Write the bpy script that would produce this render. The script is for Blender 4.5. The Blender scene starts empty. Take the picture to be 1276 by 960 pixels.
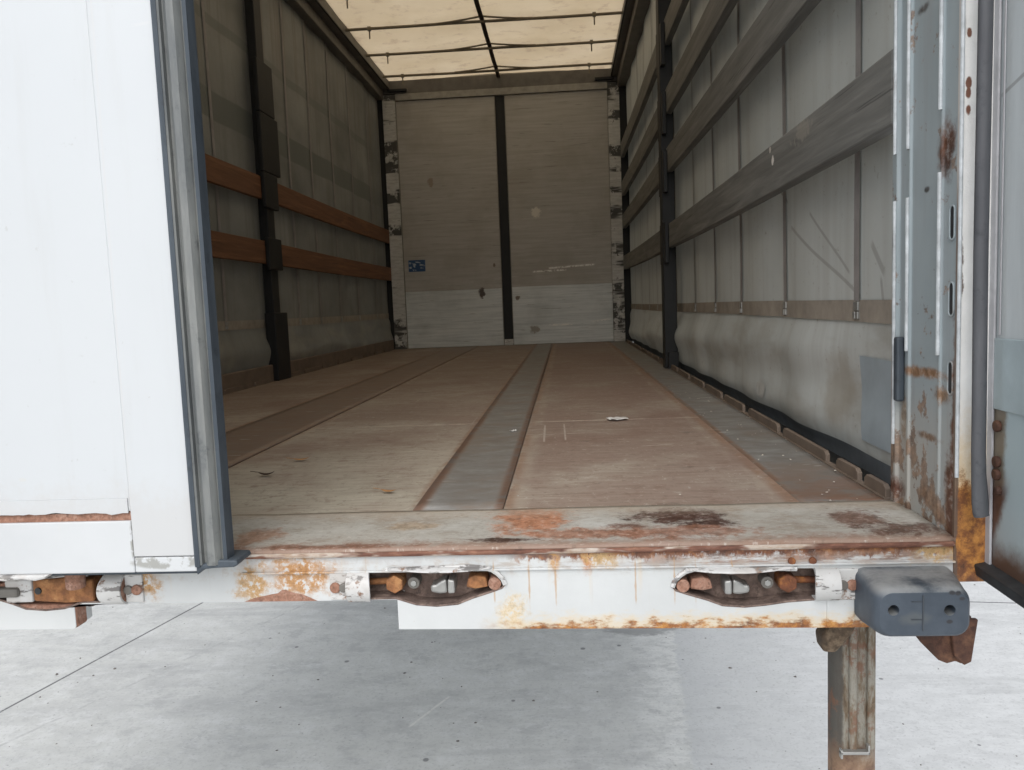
import bpy, bmesh, math, random
from mathutils import Vector, Matrix, noise as mnoise
from mathutils.geometry import tessellate_polygon
random.seed(7)
S = bpy.context.scene
COL = S.collection
PI = math.pi

# ------------------------------------------------------------------ camera, sky, sun, exposure
yaw, pitch, roll = 0.0690, 0.0967, -0.0394
FPX = 1003.73
cyw, syw, cp, sp = math.cos(yaw), math.sin(yaw), math.cos(pitch), math.sin(pitch)
fwd = Vector((-syw*cp, cyw*cp, -sp))
rgt = Vector((cyw, syw, 0))
upv = rgt.cross(fwd)
r2 = rgt*math.cos(roll) + upv*math.sin(roll)
u2 = -rgt*math.sin(roll) + upv*math.cos(roll)
cam = bpy.data.objects.new('camera', bpy.data.cameras.new('camera'))
COL.objects.link(cam)
b = -fwd
cam.matrix_world = Matrix(((r2.x, u2.x, b.x, -0.624), (r2.y, u2.y, b.y, -1.3321), (r2.z, u2.z, b.z, 0.4084), (0, 0, 0, 1)))
cam.data.sensor_width = 36.0
cam.data.lens = 36.0*FPX/1276.0
cam.data.clip_start = 0.02
cam.data.clip_end = 2000
S.camera = cam

SUN_EL, SUN_AZ = math.radians(46), math.radians(184)      # azimuth from +Y, clockwise: behind the camera
w = bpy.data.worlds.new('World'); S.world = w; w.use_nodes = True
wn = w.node_tree
sky = wn.nodes.new('ShaderNodeTexSky'); sky.sky_type = 'NISHITA'; sky.sun_disc = False
sky.sun_elevation = SUN_EL; sky.sun_rotation = SUN_AZ
sky.dust_density = 2.3; sky.air_density = 1.0; sky.ozone_density = 1.0
hs = wn.nodes.new('ShaderNodeHueSaturation'); hs.inputs['Saturation'].default_value = 0.34
bg = wn.nodes['Background']; bg.inputs['Strength'].default_value = 0.15
wn.links.new(sky.outputs[0], hs.inputs['Color']); wn.links.new(hs.outputs[0], bg.inputs['Color'])
sl = bpy.data.lights.new('sun', 'SUN'); sl.energy = 1.1; sl.angle = math.radians(70); sl.color = (1.0, 0.99, 0.975)
so = bpy.data.objects.new('sun', sl); COL.objects.link(so)
sd = Vector((math.sin(SUN_AZ)*math.cos(SUN_EL), math.cos(SUN_AZ)*math.cos(SUN_EL), math.sin(SUN_EL)))
so.rotation_euler = sd.to_track_quat('Z', 'Y').to_euler(); so.location = sd*30
S.view_settings.view_transform = 'Standard'; S.view_settings.look = 'None'
S.view_settings.exposure = 0.55; S.view_settings.gamma = 1.0
try: S.view_settings.use_curve_mapping = False
except Exception: pass
S.render.engine = 'CYCLES'
S.cycles.max_bounces = 12; S.cycles.diffuse_bounces = 8

# ------------------------------------------------------------------ material helper
class Mat:
    def __init__(s, name):
        s.m = bpy.data.materials.new(name); s.m.use_nodes = True
        s.t = s.m.node_tree; s.b = s.t.nodes['Principled BSDF']; s._pos = None; s._xyz = None
    def nd(s, typ): return s.t.nodes.new(typ)
    def put(s, sock, v):
        if isinstance(v, bpy.types.NodeSocket): s.t.links.new(v, sock)
        elif isinstance(v, (tuple, list)) and len(v) == 3 and sock.type == 'RGBA': sock.default_value = (*v, 1)
        else: sock.default_value = v
    def pos(s):
        if s._pos is None: s._pos = s.nd('ShaderNodeNewGeometry').outputs['Position']
        return s._pos
    def ax(s, i):
        if s._xyz is None:
            n = s.nd('ShaderNodeSeparateXYZ'); s.put(n.inputs[0], s.pos()); s._xyz = n
        return s._xyz.outputs['xyz'.index(i)]
    def vec(s, sc=(1, 1, 1), lo=(0, 0, 0)):
        n = s.nd('ShaderNodeMapping'); s.put(n.inputs['Vector'], s.pos())
        n.inputs['Scale'].default_value = sc; n.inputs['Location'].default_value = lo
        return n.outputs[0]
    def noise(s, scale=5, det=4, rough=.6, sc=(1, 1, 1), lo=(0, 0, 0), dist=0):
        n = s.nd('ShaderNodeTexNoise'); s.put(n.inputs['Vector'], s.vec(sc, lo))
        n.inputs['Scale'].default_value = scale; n.inputs['Detail'].default_value = det
        n.inputs['Roughness'].default_value = rough; n.inputs['Distortion'].default_value = dist
        return n.outputs['Fac']
    def voro(s, scale=20, sc=(1, 1, 1)):
        n = s.nd('ShaderNodeTexVoronoi'); s.put(n.inputs['Vector'], s.vec(sc)); n.inputs['Scale'].default_value = scale
        return n.outputs['Distance']
    def sm(s, v, a, b_, lo=0., hi=1.):
        n = s.nd('ShaderNodeMapRange'); n.interpolation_type = 'SMOOTHSTEP'
        s.put(n.inputs['Value'], v); n.inputs['From Min'].default_value = a; n.inputs['From Max'].default_value = b_
        n.inputs['To Min'].default_value = lo; n.inputs['To Max'].default_value = hi
        return n.outputs[0]
    def ma(s, op, a, b_=0.0):
        n = s.nd('ShaderNodeMath'); n.operation = op; s.put(n.inputs[0], a); s.put(n.inputs[1], b_); return n.outputs[0]
    def mul(s, *a):
        r = a[0]
        for k in a[1:]: r = s.ma('MULTIPLY', r, k)
        return r
    def mx(s, *a):
        r = a[0]
        for k in a[1:]: r = s.ma('MAXIMUM', r, k)
        return r
    def mix(s, f, a, b_, blend='MIX'):
        n = s.nd('ShaderNodeMix'); n.data_type = 'RGBA'; n.blend_type = blend
        s.put(n.inputs[0], f); s.put(n.inputs[6], a); s.put(n.inputs[7], b_); return n.outputs[2]
    def ramp(s, f, *st):
        n = s.nd('ShaderNodeValToRGB'); s.put(n.inputs[0], f)
        e = n.color_ramp.elements
        while len(e) < len(st): e.new(0.5)
        for k, (p, c) in zip(e, st): k.position = p; k.color = (*c, 1)
        return n.outputs[0]
    def band(s, i, a, b_, soft=.003):
        v = s.ax(i)
        return s.mul(s.sm(v, a-soft, a+soft), s.sm(v, b_-soft, b_+soft, 1., 0.))
    def blob(s, spec, k=.8, nz=None, lo=.55, hi=1.0):
        d = None
        for i, c, r in spec:
            q = s.ma('DIVIDE', s.ma('SUBTRACT', s.ax(i), c), r); q = s.mul(q, q)
            d = q if d is None else s.ma('ADD', d, q)
        d = s.ma('SQRT', d)
        if nz is not None: d = s.ma('ADD', d, s.mul(s.ma('SUBTRACT', nz, .5), k))
        return s.sm(d, lo, hi, 1., 0.)
    def seg(s, i, j, p, q, wd):
        L = math.hypot(q[0]-p[0], q[1]-p[1]); ux, uy = (q[0]-p[0])/L, (q[1]-p[1])/L
        dx = s.ma('SUBTRACT', s.ax(i), p[0]); dy = s.ma('SUBTRACT', s.ax(j), p[1])
        al = s.ma('ADD', s.mul(dx, ux), s.mul(dy, uy)); ac = s.ma('ABSOLUTE', s.ma('SUBTRACT', s.mul(dx, uy), s.mul(dy, ux)))
        return s.mul(s.sm(ac, wd*.5, wd, 1., 0.), s.sm(al, -.01, .01), s.sm(al, L-.01, L+.01, 1., 0.))
    def out(s, col, rough=.6, metal=0., bump=None, bs=.3, bd=.004, spec=.5):
        s.put(s.b.inputs['Base Color'], col); s.put(s.b.inputs['Roughness'], rough); s.put(s.b.inputs['Metallic'], metal)
        s.put(s.b.inputs['Specular IOR Level'], spec)
        if bump is not None:
            n = s.nd('ShaderNodeBump'); n.inputs['Strength'].default_value = bs; n.inputs['Distance'].default_value = bd
            s.put(n.inputs['Height'], bump); s.put(s.b.inputs['Normal'], n.outputs[0])
        return s.m

RUST = (.17, .060, .026); RDARK = (.060, .026, .016); RORANGE = (.42, .17, .04); RYEL = (.50, .33, .15)

def m_simple(name, c, rough=.6, metal=0., var=.25, scale=12, bs=.2):
    m = Mat(name); n = m.noise(scale, 6, .65)
    c2 = tuple(k*(1-var) for k in c); c1 = tuple(min(1, k*(1+var*.6)) for k in c)
    return m.out(m.ramp(n, (.3, c2), (.7, c1)), rough, metal, n, bs)

def m_rust(name, a=RUST, b_=RDARK, c=RORANGE, scale=30):
    m = Mat(name); n = m.noise(scale, 8, .7); n2 = m.noise(scale*2.7, 5, .7, lo=(3, 1, 2))
    col = m.ramp(n, (.30, b_), (.5, a), (.68, c))
    col = m.mix(m.sm(n2, .45, .7), col, tuple(k*.55 for k in a))
    return m.out(col, .85, 0, n2, .6, .003)

def m_beam():
    m = Mat('white_beam_paint')
    nf = m.noise(38, 7, .74); nq = m.noise(85, 6, .72, lo=(3, 3, 1)); nl = m.noise(6, 5, .6, lo=(2, 5, 1)); z = m.ax('z'); x = m.ax('x')
    col = m.ramp(nl, (.3, (.47, .485, .485)), (.65, (.535, .55, .55)))
    dr = m.noise(1, 3, .6, sc=(34, 1, 1.6)); drm = m.mul(m.sm(dr, .56, .72), m.sm(z, -.115, -.01), .8)
    col = m.mix(drm, col, (.58, .47, .33))
    dr2 = m.noise(1, 2, .5, sc=(75, 1, 2.5), lo=(4, 0, 0)); col = m.mix(m.mul(m.sm(dr2, .64, .72), m.sm(z, -.13, -.03), .55), col, (.33, .2, .1))
    grime = m.mul(m.sm(nf, .48, .66), m.band('z', -.045, -.016, .01), .6); col = m.mix(grime, col, (.40, .34, .29))
    # bottom rust to the right, top rust drips
    e = m.noise(1, 4, .7, sc=(26, 1, 60)); right = m.sm(x, -.80, -.70)
    bt = m.mul(m.sm(m.ma('ADD', m.mul(m.ma('SUBTRACT', -.118, z), 26), m.mul(m.ma('SUBTRACT', e, .55), 2.2)), .15, .55), right)
    col = m.mix(m.mul(m.sm(m.ma('ADD', m.mul(m.ma('SUBTRACT', -.106, z), 26), m.mul(m.ma('SUBTRACT', e, .5), 1.8)), .15, .8), right, .6), col, (.60, .44, .22))
    col = m.mix(bt, col, m.ramp(nf, (.35, RDARK), (.5, (.26, .10, .03)), (.68, (.55, .27, .06))))
    e2 = m.noise(1, 4, .75, sc=(55, 1, 30), lo=(7, 0, 0))
    tp = m.sm(m.ma('ADD', m.mul(m.ma('ADD', z, .028), 50), m.mul(m.ma('SUBTRACT', e2, .52), 2.6)), .15, .6)
    col = m.mix(m.mul(tp, m.sm(m.ma('ADD', x, m.mul(m.ma('SUBTRACT', nl, .5), .5)), -.80, -.60, .10, 1.)), col, m.ramp(nf, (.35, RDARK), (.5, RUST), (.66, (.40, .18, .06))))
    gr2 = m.noise(1, 5, .72, sc=(11, 1, 70), lo=(1, 0, 6)); col = m.mix(m.mul(m.sm(gr2, .42, .54), m.band('z', -.0325, -.0145, .004), m.sm(x, -.62, -.42), .85), col, m.ramp(nf, (.38, (.10, .05, .032)), (.6, (.30, .17, .11))))
    gl = m.noise(1, 4, .7, sc=(12, 1, 90), lo=(5, 0, 2)); col = m.mix(m.mul(m.sm(gl, .50, .60), m.band('z', -.040, -.022, .006), m.sm(x, -1.1, -.95), .7), col, (.36, .31, .27))
    for (cx, cz, rx, rz, c) in [(-1.10, -.040, .085, .045, (.44, .22, .07)), (-1.185, -.06, .035, .05, (.48, .29, .12)), (-1.375, -.045, .035, .04, (.44, .24, .08)),
                                (-.60, -.02, .012, .03, (.5, .2, .05)), (-.655, -.01, .01, .045, (.55, .30, .1)), (-.575, -.02, .04, .018, RYEL),
                                (-.02, -.02, .05, .02, RYEL), (-1.43, -.05, .03, .04, (.5, .38, .26)), (-.73, -.11, .03, .04, (.62, .5, .33))]:
        bl_ = m.blob([('x', cx, rx), ('z', cz, rz)], 2.8, nf, .25, 1.15)
        tone = m.ramp(nq, (.30, tuple(k*.35 for k in c)), (.42, tuple(k*.75 for k in c)), (.54, c), (.66, tuple(min(.6, k*.6+.30) for k in c)))
        col = m.mix(m.mul(bl_, m.sm(nq, .60, .50, .03, .95)), col, tone)
    for cx in (-.76, -.70, -.655, -.52, -.455, -.42, -.36):
        col = m.mix(m.mul(m.blob([('x', cx, .0022), ('z', -.06, .05)], 1.2, m.noise(60, 2), .4, 1.), .65), col, (.42, .26, .13))
    ch = m.sm(nq, .665, .69); col = m.mix(m.mul(ch, .7), col, (.30, .20, .13))
    return m.out(col, .5, 0, nf, .35, .0015)

def m_floor():
    m = Mat('plywood_deck')
    st = m.noise(1, 6, .65, sc=(3.0, 85, 1)); st2 = m.noise(1, 5, .6, sc=(1.1, 24, 1), lo=(3, 2, 0)); big = m.noise(2.2, 5, .6, lo=(1, 7, 0)); fine = m.noise(70, 4, .7)
    col = m.ramp(st2, (.28, (.225, .166, .132)), (.52, (.262, .200, .160)), (.74, (.30, .238, .192)))
    col = m.mix(m.mul(m.sm(st, .38, .62), .3), col, (.185, .14, .115))
    col = m.mix(m.mul(m.sm(big, .45, .68), .55), col, (.39, .35, .295))
    col = m.mix(m.mul(m.sm(m.noise(3.5, 5, .65, lo=(9, 3, 0)), .52, .7), .5), col, (.16, .085, .06))
    # dust tone, with daylight at the open end painted in; right-hand panel redder
    y = m.ax('y'); x = m.ax('x')
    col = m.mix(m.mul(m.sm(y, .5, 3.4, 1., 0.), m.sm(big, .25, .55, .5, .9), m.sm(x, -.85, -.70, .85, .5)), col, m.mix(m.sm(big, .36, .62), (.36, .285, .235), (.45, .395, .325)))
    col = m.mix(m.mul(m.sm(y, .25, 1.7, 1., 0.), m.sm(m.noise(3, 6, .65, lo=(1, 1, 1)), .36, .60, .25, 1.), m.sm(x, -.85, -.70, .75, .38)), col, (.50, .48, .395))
    col = m.mix(m.mul(m.sm(x, -.80, -.70), m.sm(big, .66, .40, .3, 1.), .6), col, (.26, .175, .145))
    gr_ = m.noise(1, 7, .72, sc=(7, 130, 1), lo=(2, 4, 0)); col = m.mix(m.mul(m.sm(gr_, .48, .66), .5), col, (.17, .115, .085)); col = m.mix(m.mul(m.sm(gr_, .46, .32), .35), col, (.50, .45, .38))
    rb = m.noise(1, 5, .7, sc=(14, 5, 1)); ed_ = m.mx(m.band('x', -.765, -.74, .012), m.band('x', -.195, -.165, .012), m.band('x', -1.575, -1.54, .015), m.band('x', -.96, -.94, .008), m.band('x', -1.87, -1.835, .01)); col = m.mix(m.mul(ed_, m.sm(rb, .36, .56), .75), col, (.27, .155, .095))
    col = m.mix(m.mul(m.mx(m.band('y', .247, .27, .006), m.mul(m.band('y', 1.475, 1.505, .006), .7)), m.sm(rb, .4, .55), .6), col, (.44, .38, .30))
    fa = m.noise(1, 5, .7, sc=(5, 30, 1), lo=(8, 1, 0)); col = m.mix(m.mul(m.sm(fa, .50, .66), .28), col, (.19, .13, .10)); col = m.mix(m.mul(m.sm(fa, .47, .34), .2), col, (.48, .42, .36))
    fb = m.noise(1, 6, .75, sc=(17, 17, 1), lo=(2, 8, 0)); col = m.mix(m.mul(m.sm(fb, .54, .64), .5), col, (.20, .125, .095)); col = m.mix(m.mul(m.sm(fb, .42, .34), .4), col, (.48, .44, .38)); fc = m.noise(1, 5, .75, sc=(45, 30, 1), lo=(1, 2, 0)); col = m.mix(m.mul(m.sm(fc, .56, .64), .4), col, (.15, .10, .08)); col = m.mix(m.mul(m.sm(fc, .41, .35), .45), col, (.55, .51, .45)); lw = m.noise(2.6, 6, .7, lo=(4, 9, 0)); col = m.mix(m.mul(m.sm(lw, .50, .64), .45), col, (.215, .135, .105)); col = m.mix(m.mul(m.mx(m.band('x', -1.555, -1.525, .006), m.band('x', -.748, -.715, .012), m.band('x', -.222, -.20, .008)), m.sm(rb, .40, .6), .3), col, (.44, .38, .31))
    dark = m.mul(m.sm(m.noise(9, 5, .7, sc=(.7, 1, 1), lo=(5, 5, 0)), .60, .72), .6); col = m.mix(dark, col, (.10, .078, .066))
    sc = m.mx(m.seg('x', 'y', (-.70, 1.07), (-.705, 1.40), .004), m.seg('x', 'y', (-.635, 1.09), (-.64, 1.42), .0035), m.seg('x', 'y', (-.73, 1.20), (-.57, 1.215), .004),
              m.seg('x', 'y', (-.60, 1.27), (-.42, 1.27), .003), m.seg('x', 'y', (-1.25, .77), (-1.12, .765), .004), m.seg('x', 'y', (-.42, .95), (-.33, .97), .005))
    rs = random.Random(11); sx = sc
    for _ in range(14):
        a_ = rs.uniform(-1.6, -.2); b__ = rs.uniform(.35, 2.4); an = rs.choice([0, .1, 1.5, 1.57, 2.6, -.2]); ll = rs.uniform(.06, .28)
        sx = m.mx(sx, m.mul(m.seg('x', 'y', (a_, b__), (a_+ll*math.cos(an), b__+ll*math.sin(an)), rs.uniform(.0018, .003)), rs.uniform(.3, .8)))
    sc = sx
    wl = m.noise(1, 2, .5, sc=(5, 160, 1), lo=(8, 0, 0)); sc2 = m.mul(m.sm(wl, .68, .72), m.sm(m.noise(4, 2, .5), .5, .6), .5)
    col = m.mix(m.mul(m.mx(sc, sc2), m.sm(fine, .3, .5), .75), col, (.52, .46, .40))
    spk = m.sm(m.noise(120, 2, .5, lo=(2, 2, 2)), .74, .77); col = m.mix(m.mul(spk, .7), col, (.62, .58, .52))
    return m.out(col, m.ma('ADD', m.mul(big, .25), .45), 0, gr_, .3, .002)

def m_strip():
    m = Mat('steel_floor_strip'); n = m.noise(1, 6, .7, sc=(9, 16, 1)); n2 = m.noise(5, 5, .7, lo=(4, 1, 0))
    col = m.ramp(n, (.3, (.18, .16, .14)), (.55, (.25, .245, .235)), (.75, (.37, .37, .36)))
    col = m.mix(m.mul(m.sm(n2, .46, .64), .7), col, (.23, .185, .15))
    col = m.mix(m.mul(m.sm(m.ax('x'), -1.2, -1.4), m.sm(n2, .62, .40, .35, 1.), .85), col, (.285, .225, .178))
    edge = m.mx(m.band('x', -.780, -.74, .008), m.band('x', -.95, -.925, .010), m.band('x', -.175, -.155, .008), m.sm(m.ax('x'), -1.2, -1.4, 0., .55), m.mul(m.sm(m.ax('x'), -.2, -.19), m.sm(m.ax('y'), .75, .3)))
    col = m.mix(m.mul(edge, m.sm(n, .35, .55), .85), col, (.21, .115, .072))
    col = m.mix(m.sm(m.noise(1, 2, .5, sc=(9, 60, 1), lo=(1, 6, 0)), .70, .74), col, (.5, .5, .48))
    return m.out(col, .5, .25, n, .3, .002)

def m_threshold():
    m = Mat('worn_threshold_plate'); nf = m.noise(26, 9, .76, sc=(1.0, 1.1, 1)); n2 = m.noise(7, 6, .7, sc=(.8, 1.1, 1), lo=(3, 0, 0))
    col = m.ramp(n2, (.28, (.26, .21, .165)), (.48, (.40, .385, .345)), (.7, (.50, .50, .47)))
    col = m.mix(m.mul(m.sm(nf, .50, .68), .6), col, (.255, .215, .17))
    sq = m.noise(55, 7, .76, sc=(1, .8, 1), lo=(5, 1, 0))
    y = m.ax('y'); col = m.mix(m.mul(m.sm(m.ma('ADD', y, m.mul(m.ma('SUBTRACT', nf, .5), .14)), .0, .045, 1., 0.), .75), col, (.22, .11, .065))
    for (cx, cy, rx, ry, c, a) in [(-.70, .17, .10, .15, (.37, .155, .075), .95), (-.60, .06, .20, .045, (.30, .13, .07), .8), (-.425, .16, .12, .075, (.065, .026, .016), 1),
                                   (-.385, .105, .07, .05, (.055, .023, .015), 1), (-.52, .10, .05, .03, (.12, .05, .03), .9), (-.45, .06, .2, .05, (.24, .11, .065), .8), (-.12, .12, .07, .08, (.13, .06, .036), .9), (-.06, .05, .09, .05, (.09, .04, .024), .9),
                                   (-1.20, .08, .06, .07, (.28, .15, .09), .8), (-.74, .03, .085, .016, (.05, .022, .014), 1), (-.92, .13, .07, .04, (.32, .24, .16), .8), (-1.05, .012, .2, .016, (.16, .07, .04), .8)]:
        tone = m.ramp(sq, (.32, tuple(k*.45 for k in c)), (.48, c), (.62, tuple(min(.55, k*1.25+.05) for k in c)))
        col = m.mix(m.mul(m.blob([('x', cx, rx), ('y', cy, ry)], 2.6, nf, .42, .95), m.sm(sq, .68, .56, .45, 1.), a), col, tone)
    col = m.mix(m.mul(m.sm(m.ma('ADD', y, m.mul(m.ma('SUBTRACT', nf, .5), .16)), .15, .25), .7), col, (.39, .325, .255))
    sp_ = m.noise(1, 5, .7, sc=(60, 130, 1), lo=(2, 8, 0)); col = m.mix(m.mul(m.sm(sp_, .56, .68), .5), col, (.62, .60, .55)); col = m.mix(m.mul(m.sm(sp_, .44, .34), .5), col, (.15, .10, .075))
    return m.out(col, .6, 0, nf, .5, .003)

def m_bulk(kick=False):
    m = Mat('bulkhead_kick_plate' if kick else 'bulkhead_sheet')
    st = m.noise(1, 5, .65, sc=(2.4, 1, 46)); big = m.noise(2.3, 4, .6); fl = m.noise(28, 5, .7)
    if kick: col = m.ramp(st, (.3, (.52, .56, .565)), (.5, (.67, .71, .71)), (.72, (.78, .81, .81)))
    else: col = m.ramp(st, (.28, (.385, .37, .34)), (.5, (.455, .445, .42)), (.75, (.525, .515, .49)))
    col = m.mix(m.mul(m.sm(big, .42, .7), .4), col, (.30, .27, .22) if not kick else (.37, .40, .39))
    ds = m.sm(m.noise(1, 3, .6, sc=(3.5, 1, 75), lo=(5, 0, 3)), .64, .72); col = m.mix(m.mul(ds, .55), col, (.13, .115, .095))
    ws = m.sm(m.noise(1, 3, .6, sc=(3, 1, 95), lo=(1, 0, 8)), .68, .73); col = m.mix(m.mul(ws, m.sm(m.ax('z'), 1.4, .8), .7), col, (.72, .72, .69))
    for (cx, cz, rx, rz, c) in [(-.895, 1.388, .07, .075, (.72, .69, .62)), (-1.50, .565, .045, .075, (.07, .05, .04)), (-2.0, 1.75, .04, .07, (.32, .27, .22)), (-1.12, .5, .03, .03, (.18, .15, .12)), (-.95, .16, .08, .05, (.33, .31, .27)), (-1.36, .86, .02, .03, (.2, .16, .13))]:
        col = m.mix(m.blob([('x', cx, rx), ('z', cz, rz)], 1.8, fl, .5, .85), col, c)
    for p, q_ in [((-.78, .80), (-.30, .82), ), ((-.95, .77), (-.6, .775)), ((-.35, .22), (-.15, .24)), ((-.8, .20), (-.55, .2))]:
        col = m.mix(m.mul(m.seg('x', 'z', p, q_, .012), m.sm(fl, .38, .52)), col, (.85, .85, .82))
    return m.out(col, .40 if kick else .62, 0, st, .12, .002)

def m_bulkpost():
    m = Mat('chipped_white_post'); n = m.noise(9, 7, .7, sc=(1.2, 1, 1)); f = m.noise(1, 5, .7, sc=(10, 1, 44)); b4 = m.noise(1, 4, .65, sc=(.8, 1, 4.6), lo=(2, 0, 1.7))
    col = m.ramp(f, (.3, (.42, .42, .40)), (.6, (.62, .62, .60)))
    col = m.mix(m.mul(m.sm(b4, .50, .56), m.sm(n, .41, .50), .95), col, (.045, .045, .042))
    col = m.mix(m.sm(n, .62, .67), col, (.07, .06, .05))
    col = m.mix(m.mul(m.sm(f, .63, .68), .8), col, (.12, .1, .09))
    return m.out(col, .6, 0, n, .3, .003)

def m_curtain(name, right=True):
    m = Mat(name); big = m.noise(1.7, 5, .6, sc=(1, 1, 1.4)); vs = m.noise(1, 4, .6, sc=(1, 13, .9)); f = m.noise(45, 4, .7)
    z = m.ax('z')
    col = m.ramp(big, (.3, (.47, .505, .50)), (.7, (.57, .605, .60))) if right else m.ramp(big, (.3, (.14, .145, .135)), (.7, (.25, .255, .24)))  # left copy coloured darker to paint in the shade behind the shut door
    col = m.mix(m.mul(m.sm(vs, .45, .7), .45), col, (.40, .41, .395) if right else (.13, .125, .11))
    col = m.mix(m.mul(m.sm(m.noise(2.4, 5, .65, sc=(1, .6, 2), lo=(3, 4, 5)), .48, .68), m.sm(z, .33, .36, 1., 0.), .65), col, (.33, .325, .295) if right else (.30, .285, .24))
    if right:
        ln = m.mx(m.seg('y', 'z', (1.25, .62), (.66, .40), .007), m.seg('y', 'z', (1.62, .86), (1.30, .70), .006), m.seg('y', 'z', (1.04, .64), (.74, .46), .006), m.seg('y', 'z', (.58, .52), (.50, .45), .012), m.seg('y', 'z', (.52, .44), (.50, .36), .009))
        col = m.mix(m.mul(ln, .42), col, (.17, .155, .15))
        col = m.mix(m.mul(m.blob([('y', .8, .16), ('z', .15, .15)], 1.6, m.noise(7, 4), .3, .9), .5), col, (.30, .26, .20))
    else:
        bd = m.mx(m.band('z', 1.50, 1.66, .006), m.mul(m.band('z', 2.02, 2.08, .006), .7))
        bd = m.mul(bd, m.sm(m.ax('y'), 6.6, 6.9, 1., .3))
        col = m.mix(m.mul(bd, .85), col, (.115, .125, .115))
        col = m.mix(m.mul(m.sm(m.noise(1, 3, .6, sc=(1, 16, .5), lo=(0, 3, 1)), .52, .66), m.sm(z, 1.9, 2.2), .6), col, (.15, .13, .11))
    col = m.mix(m.mul(m.sm(f, .62, .72), .5), col, (.22, .2, .17))
    m.out(col, m.sm(z, .33, .35, .36, .55), 0, big, .1, .01)
    tr = m.nd('ShaderNodeBsdfTranslucent'); m.put(tr.inputs['Color'], m.mix(1.0, col, (.95, .85, .70), 'MULTIPLY'))
    ms = m.nd('ShaderNodeMixShader'); ms.inputs[0].default_value = .05 if right else .05
    m.t.links.new(m.b.outputs[0], ms.inputs[1]); m.t.links.new(tr.outputs[0], ms.inputs[2])
    m.t.links.new(ms.outputs[0], m.t.nodes['Material Output'].inputs['Surface'])
    return m.m

def m_roof():
    m = Mat('translucent_roof_tarpaulin'); n = m.noise(2.0, 5, .6); n2 = m.noise(6, 5, .7, lo=(2, 2, 2))
    col = m.ramp(n, (.3, (.72, .56, .35)), (.7, (.84, .68, .46)))
    col = m.mix(m.mul(m.sm(n2, .52, .7), .5), col, (.50, .34, .22))
    m.out(col, .5)
    tr = m.nd('ShaderNodeBsdfTranslucent'); m.put(tr.inputs['Color'], col)
    ms = m.nd('ShaderNodeMixShader'); ms.inputs[0].default_value = .46
    m.t.links.new(m.b.outputs[0], ms.inputs[1]); m.t.links.new(tr.outputs[0], ms.inputs[2])
    m.t.links.new(ms.outputs[0], m.t.nodes['Material Output'].inputs['Surface'])
    return m.m

def m_slat(name, a, b_, c, chip=False):
    m = Mat(name); g = m.noise(1, 6, .65, sc=(30, 2.2, 42), dist=.6); g2 = m.noise(1, 4, .6, sc=(8, .8, 11), lo=(0, 3, 1))
    col = m.ramp(g, (.3, a), (.55, b_), (.75, c)); col = m.mix(m.mul(m.sm(g2, .45, .7), .6), col, tuple(k*.6 for k in b_))
    cr = m.sm(m.noise(1, 3, .6, sc=(40, 1.5, 90), lo=(1, 1, 4)), .64, .70); col = m.mix(m.mul(cr, .6), col, tuple(k*.35 for k in a))
    if chip:
        f = m.noise(40, 4)
        col = m.mix(m.blob([('y', 1.15, .02), ('z', .81, .02)], 1.0, f, .6, .8), col, (.75, .73, .70))
        col = m.mix(m.blob([('y', 1.18, .013), ('z', .845, .012)], 1.6, f, .6, .8), col, (.6, .57, .52))
        col = m.mix(m.mul(m.blob([('y', .85, .12), ('z', .83, .04)], 2.2, f, .4, .8), .5), col, (.33, .31, .27))
    return m.out(col, .7, 0, g, .4, .002)

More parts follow.
